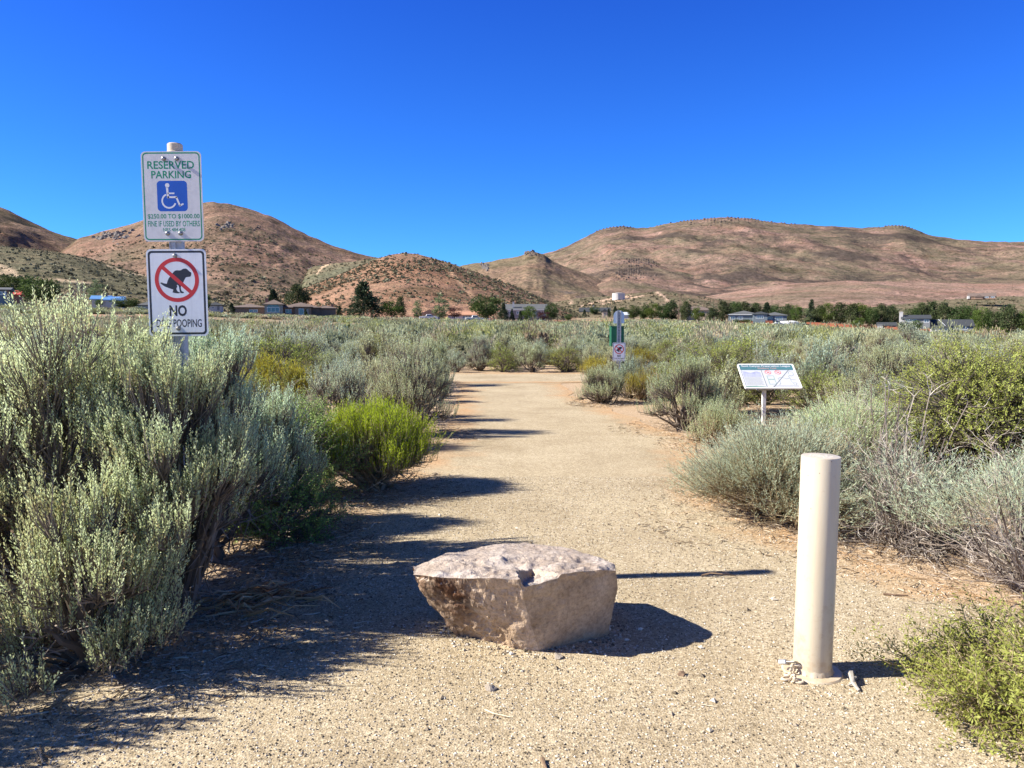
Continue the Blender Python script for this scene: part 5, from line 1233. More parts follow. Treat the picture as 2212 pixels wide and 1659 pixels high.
M_FD = leafmat('field_tan', (.22, .16, .10), (.42, .34, .21), (.62, .53, .35), .3, 0, .8)
for (a, b, c), nq in zip(FV, QN):
    m = len(b) // nq; kd = rng.choice([0, 1, 2, 3], m, p=[.50, .16, .16, .18])
    fm.append(np.repeat(kd, nq))
V, Q, t, mi = merge([(a, b, c, 0) for a, b, c in FV]); mi = np.concatenate(fm)
link('scrubland', mesh_np('scrubland', V, [Q], [M_FA, M_FB, M_FC, M_FD], mi, t), kind='stuff', label='sea of grey green sagebrush covering the plain out to the houses', category='sagebrush')

# ================================================================== HOUSES
def wmat(n, c, v=.12): return pmat(n, c, .85, var=v, vscale=1.5)
M_GLASS = pmat('window_glass', (.10, .14, .18), .08, .0, .9); M_TRIM = wmat('white_trim', (.80, .79, .76), .05)
M_RGREY = wmat('grey_shingle', (.105, .11, .11), .25); M_RBROWN = wmat('brown_shingle', (.17, .125, .10), .25); M_RDARK = wmat('charcoal_shingle', (.045, .05, .055), .25)
M_RORANGE = wmat('orange_roof_tile', (.50, .26, .15), .2); M_RBLUE = pmat('blue_metal_roof', (.20, .42, .72), .35, .3, var=.1); M_RRED = wmat('red_metal_roof', (.55, .07, .05), .1)
M_WBROWN = wmat('brown_stucco', (.25, .165, .115)); M_WSTONE = wmat('stone_stucco', (.36, .31, .25)); M_WWHITE = wmat('white_wall', (.50, .48, .45)); M_WGREY = wmat('grey_siding', (.22, .225, .22)); M_WBLUE = wmat('blue_grey_siding', (.17, .205, .22)); M_WTAN = wmat('tan_wall', (.50, .40, .29))
M_BRICK = wmat('brick', (.30, .15, .10), .3)
def hip_roof(x0, x1, y0, y1, z, h, ov=.5, th=.18, gable=None):
    """gable: None hip, 'x' ridge along x with gable ends, 'y' ridge along y"""
    x0 -= ov; x1 += ov; y0 -= ov; y1 += ov; q = B_(); w, d = x1 - x0, y1 - y0; ym, xm = (y0 + y1) / 2, (x0 + x1) / 2
    if gable == 'x': r = [(x0, ym, z + h), (x1, ym, z + h)]
    elif gable == 'y': r = [(xm, y0, z + h), (xm, y1, z + h)]
    else:
        if w >= d: r = [(x0 + d / 2, ym, z + h), (x1 - d / 2, ym, z + h)]
        else: r = [(xm, y0 + w / 2, z + h), (xm, y1 - w / 2, z + h)]
    vs = [(x0, y0, z), (x1, y0, z), (x1, y1, z), (x0, y1, z), (x0, y0, z - th), (x1, y0, z - th), (x1, y1, z - th), (x0, y1, z - th)] + r
    if (gable == 'y') or (gable is None and w < d): fs = [(0, 1, 8), (2, 3, 9), (1, 2, 9, 8), (3, 0, 8, 9)]
    else: fs = [(0, 1, 9, 8), (2, 3, 8, 9), (1, 2, 9), (3, 0, 8)]
    fs += [(0, 4, 5, 1), (1, 5, 6, 2), (2, 6, 7, 3), (3, 7, 4, 0), (4, 7, 6, 5)]
    return q.add(vs, fs)
class House:
    def __init__(s, u, vbase, y, label, rot=0, category='house', name='house'):
        x, _, z = P(u, vbase, y); z = float(gz(x, y)) - .1 if vbase is None else z
        th = -math.atan2(x, y) * .85; s.k = y / F; s.kx = s.k * math.cos(th); s.u = u; s.r = empty(name, (x, y, z), th, label=label, category=category); s.z = z; s.y = y; s.vb = vbase
    def X(s, u): return (u - s.u) * s.kx
    def Zv(s, v): return (s.vb - v) * s.k
    def wing(s, u0, u1, veave, vridge, y0, y1, wall, roof, gable=None, ov=.5, below=3):
        x0, x1 = s.X(u0), s.X(u1); ze, zr = s.Zv(veave), s.Zv(vridge)
        q = B_().box(x0, x1, y0, y1, -below, ze - .19)
        if gable == 'y':
            xm = (x0 + x1) / 2; hh = (zr - ze) * .92; q.add([(x0, y0, ze - .19), (x1, y0, ze - .19), (xm, y0, ze + hh), (x0, y1, ze - .19), (x1, y1, ze - .19), (xm, y1, ze + hh)], [(0, 1, 2), (3, 5, 4), (0, 2, 5, 3), (1, 4, 5, 2)])
        w = q.ob('wall', wall, s.r)
        r = hip_roof(x0, x1, y0, y1, ze, zr - ze, ov, gable=gable).ob('roof', roof, s.r); s.last = r; s.y0 = y0; return s
    def win(s, u0, u1, v0, v1, y=None, frame=M_TRIM, bars=1):
        y = s.y0 if y is None else y; x0, x1, z1, z0 = s.X(u0), s.X(u1), s.Zv(v0), s.Zv(v1); t = min(.12, (x1 - x0) * .12)
        q = B_().ring([(x0, z0), (x1, z0), (x1, z1), (x0, z1)], [(x0 + t, z0 + t), (x1 - t, z0 + t), (x1 - t, z1 - t), (x0 + t, z1 - t)], y - .06, y + .02)
        for i in range(bars): xm = x0 + (x1 - x0) * (i + 1) / (bars + 1); q.box(xm - .04, xm + .04, y - .05, y + .01, z0 + t, z1 - t)
        f = q.ob('window', frame, s.r); B_().box(x0 + t, x1 - t, y - .02, y + .01, z0 + t, z1 - t).ob('pane', M_GLASS, f); return s
    def door(s, u0, u1, v0, v1, mat=M_TRIM, name='door', y=None):
        y = s.y0 if y is None else y; B_().box(s.X(u0), s.X(u1), y - .05, y + .02, s.Zv(v1), s.Zv(v0)).ob(name, mat, s.r); return s
    def chim(s, u0, u1, v0, v1, y, mat, d=1.0):
        B_().box(s.X(u0), s.X(u1), y, y + d, s.Zv(v1), s.Zv(v0)).box(s.X(u0) - .08, s.X(u1) + .08, y - .08, y + d + .08, s.Zv(v0), s.Zv(v0) + .15).ob('chimney', mat, s.r); return s
    def block(s, name, u0, u1, v0, v1, y0, y1, mat): B_().box(s.X(u0), s.X(u1), y0, y1, s.Zv(v1), s.Zv(v0)).ob(name, mat, s.r); return s

# brown ranch house, left of centre
h = House(620, 684, 215, 'long brown ranch house with low hip roofs and an arched entry, left of centre')
h.wing(500, 578, 664, 656, 1, 13, M_WBROWN, M_RBROWN).win(540, 558, 669, 675)
h.wing(574, 612, 658, 647.5, -2, 9, M_WSTONE, M_RBROWN).win(579, 605, 664, 675, bars=2)
ar = B_(); xc, zc_ = h.X(592), h.Zv(663.5); rr = (h.X(605) - h.X(579)) / 2
ar.poly([(xc - rr, zc_)] + [(xc + rr * math.cos(a), zc_ + rr * .42 * math.sin(a)) for a in np.linspace(math.pi, 0, 12)] + [(xc + rr, zc_)], -2.06, -1.98).ob('arch_window', M_GLASS, h.r)
h.wing(608, 690, 664, 652, 0, 14, M_WBROWN, M_RBROWN).win(617, 630, 668, 677, bars=1)
h.wing(638, 672, 663, 655, -3, 6, M_WBROWN, M_RBROWN).win(646, 657, 667, 680, bars=0).door(662, 667, 668, 682, M_WSTONE)
h.wing(684, 726, 665, 659, 1, 12, M_WBROWN, M_RBROWN)
h.chim(572, 578, 645, 653, 5, M_BRICK).chim(716, 722, 657, 662, 6, M_BRICK)
h = House(466, 670, 225, 'white walled house with dark roof just right of the dog sign')
h.wing(452, 479, 659, 652, 0, 9, M_WWHITE, M_RDARK).win(458, 463, 662, 667).door(469, 474, 661, 670, M_WGREY)
h = House(232, 655, 205, 'low house with bright blue metal roof and stone chimney, left of the signs')
h.wing(200, 236, 646, 637.5, 0, 9, M_WWHITE, M_RBLUE, 'x').win(206, 212, 648, 652).wing(230, 266, 648, 640, -3, 7, M_WWHITE, M_RBLUE, 'x').win(238, 245, 650, 654).door(252, 256, 650, 656, M_WGREY)
h.chim(223, 231, 634, 642, 2, M_BRICK, 1.5)
h = House(4, 642, 160, 'pale blue house with grey roof at the far left edge')
h.wing(-40, 18, 625.5, 619, 0, 10, M_WBLUE, M_RGREY, 'x').win(-8, 6, 630, 637).block('brick_corner', 15.5, 18.6, 627, 644, -.1, 1.2, M_BRICK).door(9, 13, 629, 643, M_TRIM)
h = House(29, 640, 185, 'small building with a bright red roof beside the pale blue house')
h.wing(16, 41, 636, 626, 0, 8, M_BRICK, M_RRED, 'x').win(24, 30, 637, 641)
h = House(302, 668, 215, 'grey roofed house mostly hidden behind the dog sign')
h.wing(298, 345, 659, 650, 0, 9, M_WWHITE, M_RGREY).win(301, 305, 661, 665)
h = House(930, 690, 230, 'white gabled house with orange tile roof between the trees')
h.wing(904, 950, 681, 671, 2, 14, M_WWHITE, M_RORANGE, 'x').wing(912, 944, 679, 669, -3, 8, M_WWHITE, M_RORANGE, 'y', .8).door(922, 936, 681, 690, M_WGREY, 'garage_door').win(914, 919, 681, 685)
h = House(1000, 692, 235, 'long orange roofed house with an arched veranda left of the willow')
h.wing(968, 1032, 680, 672, 0, 11, M_WWHITE, M_RORANGE, 'x')
for i in range(5):
    u = 1000 + i * 6; x0, x1 = h.X(u), h.X(u + 4.6); zt_ = h.Zv(685)
    B_().poly([(x0, h.Zv(692)), (x1, h.Zv(692)), (x1, zt_)] + [((x0 + x1) / 2 + (x1 - x0) / 2 * math.cos(a), zt_ + (x1 - x0) / 2 * math.sin(a)) for a in np.linspace(0, math.pi, 8)][1:], -.05, .02).ob('arch', M_GLASS, h.r)
h.win(976, 984, 682, 688)
h = House(1134, 690, 240, 'dark sided house with a long grey roof and white chimney behind the round trees')
h.wing(1088, 1180, 668, 656, 0, 12, M_WGREY, M_RGREY, 'x').chim(1107, 1111, 653, 664, 1, M_WWHITE)
for u in (1096, 1116, 1150, 1166): h.win(u, u + 8, 672, 679)
h.block('veranda_beam', 1088, 1180, 669.2, 670.4, -2.5, -2.2, M_TRIM)
h = House(1300, 682, 520, 'dark roofed barn with white posts below the water tank')
h.wing(1252, 1318, 673, 664, 0, 14, M_WGREY, M_RDARK, 'x').chim(1281, 1283, 660, 670, 0, M_WWHITE).win(1262, 1268, 675, 679)
h = House(1316, 684, 430, 'small tan shed with a dark gable roof left of the waste post plate')
h.wing(1301, 1312, 673, 667, 0, 7, M_WTAN, M_RDARK, 'y').door(1305, 1308, 676, 683, M_WGREY)
h = House(1352, 682, 420, 'pale roofed house right behind the waste post plate')
h.wing(1340, 1358, 680, 674, 0, 8, M_WWHITE, wmat('pale_metal_roof', (.50, .54, .56)), 'x').win(1352, 1356, 679, 682)
h = House(1500, 694, 345, 'wide tan house with a brown roof and pillared porch behind the pines')
h.wing(1458, 1545, 670, 662, 0, 13, M_WTAN, M_RBROWN).wing(1458, 1480, 672, 665, -3, 4, M_WTAN, M_RBROWN)
for u in (1460, 1468, 1476): h.block('porch_post', u, u + 1.6, 673, 692, -3.6, -3.2, M_WTAN)
h.win(1488, 1498, 675, 682, 0).win(1510, 1522, 675, 682, 0).door(1502, 1506, 675, 690, M_RBROWN, y=0)
h = House(1632, 697, 315, 'grey blue hip roofed house with white trim left of the big green tree row')
h.wing(1574, 1640, 679, 670.5, 0, 14, M_WBLUE, M_RGREY).win(1578, 1588, 683, 690).win(1594, 1605, 683, 690, bars=2)
h.wing(1626, 1656, 678, 673, -3, 8, M_WBLUE, M_RGREY, 'y').win(1632, 1648, 682, 689, bars=3)
h.wing(1650, 1698, 681, 674, 1, 13, M_WBLUE, M_RGREY).win(1658, 1668, 684, 690).win(1674, 1690, 684, 692, bars=3).block('eave_trim', 1574, 1640, 679.2, 680.2, -.56, -.52, M_TRIM)
h = House(2000, 718, 290, 'two storey grey house with charcoal roofs and white chimney behind the red fence')
h.wing(1898, 1936, 703, 696, 2, 10, M_WGREY, M_RDARK, 'x').win(1917, 1926, 706, 712)
h.block('gable_end', 1896, 1908, 702, 716, 1.6, 2.0, M_WWHITE)
h.wing(1950, 2008, 688, 680, 0, 10, M_WGREY, M_RDARK, 'x').win(1995, 2006, 690, 697).win(1956, 1980, 689, 696, bars=3).win(1989, 2000, 706, 713)
h.chim(1943.5, 1951, 674, 695, 2, M_WWHITE, 1.4).block('white_wall', 1943, 1956, 692, 716, -.3, 0, M_WWHITE)
h.wing(2006, 2097, 704, 690, 1, 13, M_WGREY, M_RDARK, 'x').win(2065, 2086, 706, 712, bars=3)
h.wing(2008, 2048, 707, 703, -3.5, 1, M_WWHITE, M_RDARK).win(2011, 2016, 710, 716).win(2018, 2022, 710, 716).win(2026, 2035, 710, 717, frame=M_TRIM).win(2037, 2047, 710, 717).door(2052, 2056, 709, 718, M_WGREY, y=1)
a_ = B_(); a_.add([(h.X(2024), .3, h.Zv(690)), (h.X(2026), .3, h.Zv(690)), (h.X(2041), .3, h.Zv(703.5)), (h.X(2039), .3, h.Zv(703.5)), (h.X(2024), .8, h.Zv(690)), (h.X(2026), .8, h.Zv(690)), (h.X(2041), .8, h.Zv(703.5)), (h.X(2039), .8, h.Zv(703.5))],
    [(0, 1, 2, 3), (7, 6, 5, 4), (0, 4, 5, 1), (1, 5, 6, 2), (2, 6, 7, 3), (3, 7, 4, 0)]).ob('barge_board', M_TRIM, h.r)
h = House(2122, 645, 640, 'lone dark roofed house high on the slope at the far right')
h.wing(2094, 2150, 640, 632.5, 0, 16, M_WBROWN, M_RBROWN, 'x', below=.5).wing(2106, 2122, 641, 636, -4, 2, M_WBROWN, M_RBROWN, 'y', below=.5).win(2126, 2134, 641, 644).win(2138, 2146, 641, 644).block('white_wall', 2092, 2096, 639, 645, -.5, 12, M_WWHITE)
# water tank
x, y, z = P(1336, 644, 690)
tk = empty('water_tank', (x, y, z - 2), label='white round water tank on the lower slope, centre right', category='water tank')
B_().lathe([(5.6, 0), (5.6, 6.2)], 36).ob('wall', wmat('tank_wall', (.48, .46, .43)), tk, smooth=True); B_().lathe([(5.75, 6.2), (5.75, 6.35), (2.5, 6.75), (0, 6.9)], 36).ob('roof', wmat('tank_roof', (.55, .52, .48)), tk, smooth=True)
B_().box(-1.2, -.8, -5.75, -5.55, 0, 6.5).box(-.4, 0, -5.75, -5.55, 0, 6.5).ob('ladder', M_GALV, tk)

# ================================================================== FENCES
def fence_run(pts, label, mat, hgt, name='fence', board=None, gap=0, post_every=2.6, rails=0):
    """pts: list of (u, y); follows the ground"""
    P0 = [((u - CX) / F * y, y) for u, y in pts]; x0, y0 = P0[0]; zb = float(gz(x0, y0))
    r = empty(name, (x0, y0, zb), label=label, category='fence')
    i = 0
    for (ax, ay), (bx_, by_) in zip(P0[:-1], P0[1:]):
        L = math.hypot(bx_ - ax, by_ - ay); n = max(1, int(L / post_every)); dx, dy = (bx_ - ax) / L, (by_ - ay) / L
        for k in range(n):
            s0, s1 = L * k / n, L * (k + 1) / n; px, py = ax + dx * s0 - x0, ay + dy * s0 - y0; qx, qy = ax + dx * s1 - x0, ay + dy * s1 - y0
            z = float(gz(px + x0, py + y0)) - zb; z2 = float(gz(qx + x0, qy + y0)) - zb; nx, ny = -dy * .06, dx * .06
            q = B_()
            def slab(ax_, ay_, az, bx2, by2, bz, h0, h1, t=1.0, w=None):
                ox, oy = nx * t, ny * t
                q.add([(ax_ - ox, ay_ - oy, az + h0), (bx2 - ox, by2 - oy, bz + h0), (bx2 + ox, by2 + oy, bz + h0), (ax_ + ox, ay_ + oy, az + h0), (ax_ - ox, ay_ - oy, az + h1), (bx2 - ox, by2 - oy, bz + h1), (bx2 + ox, by2 + oy, bz + h1), (ax_ + ox, ay_ + oy, az + h1)],
                      [(0, 3, 2, 1), (4, 5, 6, 7), (0, 1, 5, 4), (1, 2, 6, 5), (2, 3, 7, 6), (3, 0, 4, 7)])
            hh = hgt * (1 + .06 * math.sin(i * 2.3))
            if rails:
                for j in range(rails): slab(px, py, z, qx, qy, z2, hgt * (j + .6) / rails - .07, hgt * (j + .6) / rails + .07)
                q.ob('rail', mat, r)
            else:
                slab(px, py, z, qx, qy, z2, -.3, hh); q.ob('board_panel', mat, r)
            p = B_().box(px - .09, px + .09, py - .09 - .05, py + .09, z - .3, z + hgt + .12); p.ob('post', mat if rails else M_FPOST, r)
            i += 1
M_FRED = pmat('red_stained_boards', (.27, .085, .04), .8, var=.45, vscale=.9); M_FPOST = pmat('dark_fence_post', (.20, .06, .03), .8, var=.3); M_FDARK = pmat('dark_fence_boards', (.07, .045, .035), .8, var=.3)
fence_run([(1740, 318), (1840, 305), (1960, 292), (2100, 282), (2330, 268)], 'long red brown board fence running along the plain at the far right', M_FRED, 2.0, post_every=2.9)
fence_run([(1550, 322), (1600, 316), (1648, 312)], 'red brown board fence in front of the grey blue house', M_FRED, 1.5)
fence_run([(1652, 308), (1668, 307)], 'short red brown board fence left of the parked boat', M_FRED, 1.9)
fence_run([(1668, 309), (1748, 312)], 'dark board fence behind the parked boat', M_FDARK, 1.3)
fence_run([(880, 226), (905, 226)], 'dark rail fence left of the white pickup', M_FDARK, 1.1, rails=2)
fence_run([(1060, 224), (1150, 222), (1190, 226), (1245, 236)], 'dark rail fence by the round trees and the bare orange ground', M_FDARK, 1.2, rails=3, post_every=3)
fence_run([(985, 221), (1060, 222)], 'white rail fence in front of the arched veranda house', M_TRIM, 1.1, rails=2, post_every=3)

# ================================================================== POLES AND VEHICLES
def pole(u, v0, v1, y, label, arm=True, w=.16):
    x, _, z = P(u, v1, y); zt = zv(v0, y); r = empty('utility_pole', (x, y, z), label=label, category='utility pole')
    B_().tube([(0, 0, -3), (0, 0, zt - z)], [w * 1.2, w * .8], 8).ob('pole', M_POLE, r)
    if arm: B_().box(-1.3, 1.3, -.08, .08, zt - z - .9, zt - z - .7).ob('crossarm', M_POLE, r)
M_POLE = pmat('weathered_pole', (.16, .105, .07), .9, var=.3)
pole(1467.5, 633, 690, 470, 'left one of the twin utility poles above the tan house'); pole(1470.5, 633, 690, 476, 'right one of the twin utility poles above the tan house')
pole(1465.5, 656, 706, 190, 'thin dark pole standing in the sagebrush in front of the twin poles', False, .07)
pole(1665.5, 638, 668, 720, 'left one of the paired poles on the slope above the grey blue house'); pole(1669, 637, 668, 724, 'right one of the paired poles on the slope above the grey blue house')
pole(1825.5, 592, 608, 1150, 'lone utility pole high on the pink slope', True, .3); pole(2187, 606, 624, 1100, 'lone utility pole on the pink slope at the right edge', True, .28)
def truck(u, y, label, rz):
    x = (u - CX) / F * y; z = float(gz(x, y)); t = empty('pickup_truck', (x, y, z), R_(rz), label=label, category='pickup truck')
    q = B_().add([(-2.7, -.9, .5), (2.6, -.9, .5), (2.6, -.9, 1.05), (1.2, -.9, 1.15), (.6, -.8, 1.75), (-.7, -.8, 1.75), (-.9, -.9, 1.15), (-2.7, -.9, 1.15),
                  (-2.7, .9, .5), (2.6, .9, .5), (2.6, .9, 1.05), (1.2, .9, 1.15), (.6, .8, 1.75), (-.7, .8, 1.75), (-.9, .9, 1.15), (-2.7, .9, 1.15)],
                 [tuple(range(8)), tuple(range(15, 7, -1))] + [(i, i + 8, (i + 1) % 8 + 8, (i + 1) % 8) for i in range(8)])
    q.ob('body', pmat('white_car_paint', (.8, .8, .8), .3), t, bev=.05)
    B_().add([(-.62, -.93, 1.2), (1.0, -.93, 1.2), (.55, -.86, 1.66), (-.6, -.86, 1.66), (-.62, -.90, 1.2), (1.0, -.90, 1.2), (.55, -.83, 1.66), (-.6, -.83, 1.66)], [(0, 1, 2, 3), (7, 6, 5, 4), (0, 4, 5, 1), (1, 5, 6, 2), (2, 6, 7, 3), (3, 7, 4, 0)]).ob('side_window', M_GLASS, t)
    for wx_ in (-1.7, 1.7):
        for wy in (-.92, .72): B_().lathe([(.36, 0), (.36, .2)], 16).ob('wheel', M_BLACK, t).matrix_local = Matrix.Translation((wx_, wy + .2, .36)) @ Matrix.Rotation(math.pi / 2, 4, 'X')
truck(927, 222, 'white pickup truck parked in front of the white gabled house', 8)
truck(1052 - 26, 219, 'white pickup truck parked left of the willow behind the rail fence', 5)
x = (1702 - CX) / F * 300; bt = empty('boat', (x, 300, float(gz(x, 300))), R_(-8), label='boat under a white cover on a trailer in front of the grey blue house', category='boat')
q = B_(); n = 9; vs = []; prof = [(-3.2, .95, 1.0), (-3.0, 1.2, 1.9), (-1.0, 1.3, 2.1), (1.2, 1.1, 2.2), (3.0, .45, 1.9), (3.7, .06, 1.7)]
for x_, w_2, zt_ in prof:
    for k in range(n):
        a = math.pi * k / (n - 1); vs.append((x_, -w_2 * math.cos(a), .9 + (zt_ - .9) * math.sin(a) ** .7 if k not in (0, n - 1) else .9))
q.add(vs, [(i * n + k, i * n + k + 1, (i + 1) * n + k + 1, (i + 1) * n + k) for i in range(5) for k in range(n - 1)] + [tuple(range(n))]).ob('boat_cover', M_TRIM, bt, smooth=True)
vs = []
for x_, w_2, zt_ in prof:
    for k in range(5): a = math.pi * k / 4; vs.append((x_, -w_2 * .98 * math.cos(a), .9 - .5 * math.sin(a) * (1 if x_ < 3 else .3)))
B_().add(vs, [(i * 5 + k, (i + 1) * 5 + k, (i + 1) * 5 + k + 1, i * 5 + k + 1) for i in range(5) for k in range(4)] + [(0, 1, 2, 3, 4)]).ob('hull', pmat('hull_grey', (.45, .45, .46), .3), bt, smooth=True)
B_().box(-3, 4.6, -.08, .08, .3, .42).ob('trailer', M_GALV, bt)
for wy in (-1.1, .9): B_().lathe([(.33, 0), (.33, .2)], 14).ob('wheel', M_BLACK, bt).matrix_local = Matrix.Translation((-.6, wy + .2, .33)) @ Matrix.Rotation(math.pi / 2, 4, 'X')
x = (1680 - CX) / F * 296; cv = empty('parked_car', (x, 296, float(gz(x, 296))), R_(6), label='white car parked left of the covered boat', category='car')
q = B_().add([(-2.2, -.85, .4), (2.2, -.85, .4), (2.2, -.85, .8), (1.2, -.85, .95), (.6, -.7, 1.4), (-1.0, -.7, 1.42), (-1.9, -.8, .98), (-2.2, -.85, .9),
              (-2.2, .85, .4), (2.2, .85, .4), (2.2, .85, .8), (1.2, .85, .95), (.6, .7, 1.4), (-1.0, .7, 1.42), (-1.9, .8, .98), (-2.2, .85, .9)],
             [tuple(range(8)), tuple(range(15, 7, -1))] + [(i, i + 8, (i + 1) % 8 + 8, (i + 1) % 8) for i in range(8)]); q.ob('body', pmat('white_car_paint', (.78, .78, .78), .3), cv, bev=.05)
B_().add([(-1.5, -.88, .98), (.95, -.88, .98), (.5, -.76, 1.34), (-1.0, -.76, 1.34), (-1.5, -.84, .98), (.95, -.84, .98), (.5, -.70, 1.34), (-1.0, -.70, 1.34)], [(0, 1, 2, 3), (7, 6, 5, 4), (0, 4, 5, 1), (1, 5, 6, 2), (2, 6, 7, 3), (3, 7, 4, 0)]).ob('side_window', M_GLASS, cv)
for wx_ in (-1.35, 1.35):
    for wy in (-.88, .7): B_().lathe([(.32, 0), (.32, .18)], 14).ob('wheel', M_BLACK, cv).matrix_local = Matrix.Translation((wx_, wy + .18, .32)) @ Matrix.Rotation(math.pi / 2, 4, 'X')

# ================================================================== TREES
M_TGR = leafmat('tree_leaf_green', (.022, .040, .010), (.062, .098, .024), (.14, .19, .055), .3, .14)
M_TBR = leafmat('tree_leaf_bright', (.042, .07, .012), (.105, .155, .028), (.20, .26, .06), .35, .10)
M_TPA = leafmat('tree_leaf_pale', (.10, .13, .05), (.20, .24, .11), (.34, .38, .20), .3, .08)
M_TCO = leafmat('conifer_needle', (.018, .032, .014), (.05, .075, .035), (.12, .15, .08), .1, .12)
M_TPI = leafmat('pine_needle', (.025, .036, .012), (.062, .084, .028), (.13, .155, .06), .15, .12)
M_TRE = leafmat('plum_leaf', (.03, .012, .014), (.08, .028, .028), (.15, .06, .05), .2, .05)
def tree_mesh(kind, seed, Hh, Rr, mat, nclump=34, nl=70, ls=.34):
    rg = np.random.default_rng(seed); c = []
    if kind == 'round':
        d = nrm(rg.normal(size=(nclump, 3))); rad = rg.uniform(.45, 1, (nclump, 1)) ** .5
        C = d * rad * np.array([Rr * .8, Rr * .8, Hh * .36]) + np.array([0, 0, Hh * .56]); cs = rg.uniform(.22, .42, nclump) * Rr
        C[:, :2] *= (1 - .35 * np.clip((.5 - C[:, 2] / Hh) * 2, 0, 1))[:, None]
    elif kind == 'tall':
        t = rg.uniform(0, 1, nclump); a = rg.uniform(0, 6.283, nclump); rr = Rr * .75 * np.sin(np.pi * (t * .85 + .12)) ** .7 * rg.uniform(.5, 1, nclump)
        C = np.stack([rr * np.cos(a), rr * np.sin(a), Hh * (.16 + .78 * t)], 1); cs = rg.uniform(.25, .45, nclump) * Rr
    else:
        t = rg.uniform(0, 1, nclump) ** .8; a = rg.uniform(0, 6.283, nclump); rr = Rr * (1 - t) ** .85 * rg.uniform(.35, 1.0, nclump) + .05
        C = np.stack([rr * np.cos(a), rr * np.sin(a), Hh * (.06 + .90 * t) - rr * .12], 1); cs = (.16 + .26 * (1 - t)) * Rr * rg.uniform(.7, 1.3, nclump)
    li = np.repeat(np.arange(nclump), nl); m = len(li)
    o = nrm(rg.normal(size=(m, 3))) * (rg.uniform(0, 1, m) ** .4)[:, None] * cs[li][:, None]; o[:, 2] *= .7
    p = C[li] + o; out = nrm(C[li] - np.array([0, 0, Hh * .4]) + .001)
    if kind == 'cone': d = nrm(o * .6 + out * np.array([1, 1, 0]) * .9 + rg.normal(size=(m, 3)) * .25 + np.array([0, 0, .12]))
    else: d = nrm(o / cs[li][:, None] + rg.normal(size=(m, 3)) * .5 + np.array([0, 0, .2]))
    V, Q = leaves(p, d, ls * rg.uniform(.6, 1.4, m), ls * .62 * rg.uniform(.6, 1.3, m), rg)
    tint = np.repeat(np.clip(rg.uniform(0, 1, nclump)[li] * .45 + rg.uniform(0, .55, m), 0, 1), 4)
    # trunk and limbs
    top_ = Hh * (.95 if kind == 'cone' else .62); w0 = max(.10, Hh * .022)
    q = B_(); pts = [(rg.normal() * .03 * i, rg.normal() * .03 * i, top_ * i / 5 - .4) for i in range(6)]; q.tube(pts, list(np.linspace(w0, w0 * .25, 6)), 7)
    for i in range(9):
        k = rg.integers(0, nclump); b = np.array(pts[int(rg.integers(1, 4))]); e = C[k]; mid = (b + e) / 2 + np.array([0, 0, -.1]); q.tube([b, mid, e], [w0 * .45, w0 * .3, w0 * .1], 5)
    bm_ = q.mesh('trunk', M_BARK)
    return mesh_np('crown', V, [Q], mat, tint=tint), bm_
M_BARK = pmat('tree_bark', (.14, .11, .085), .9, var=.35, vscale=4)
TM = {}
def tk_(key, kind, Rr, mat, n=3, **k): TM[key] = [tree_mesh(kind, 500 + len(TM) * 10 + i, 8.0, Rr, mat, **k) for i in range(n)]
tk_('green_tree', 'round', 4.0, M_TGR, nclump=46, nl=90, ls=.38); tk_('bright_tree', 'round', 3.6, M_TBR, nclump=40, nl=90, ls=.36); tk_('pale_poplar', 'tall', 2.0, M_TPA, n=2, nclump=30, nl=70, ls=.30)
tk_('spruce', 'cone', 2.9, M_TCO, nclump=90, nl=60, ls=.36); tk_('pine', 'tall', 3.0, M_TPI, nclump=44, nl=90, ls=.36); tk_('plum_tree', 'round', 3.6, M_TRE, n=1, nclump=34, nl=80, ls=.34)
rt = random.Random(3)
def tree(key, u, vtop, vbase, y, wid, label, category='tree', group=None):
    """vtop/vbase image rows, wid width in the same units"""
    x = (u - CX) / F * y; zb = min(zv(vbase, y), float(gz(x, y)) + .4); z1_ = zv(vtop, y); hh = (z1_ - zb) * (1.08 if u > 1340 else 1)
    i = rt.randrange(len(TM[key])); cr_, tr__ = TM[key][i]
    base_r = {'green_tree': 4.0, 'bright_tree': 3.6, 'pale_poplar': 2.0, 'spruce': 2.9, 'pine': 3.0, 'plum_tree': 3.6}[key]
    sxy = wid * (1.22 if u > 1340 else 1.08) * y / F / 2 / base_r; sz = hh / 8.0
    r = empty(key, (x, y, zb), rt.uniform(0, 6.28), label=label, category=category)
    if group: r['group'] = group
    r.scale = (sxy, sxy, sz); link('crown', cr_, r); link('trunk', tr__, r); return r
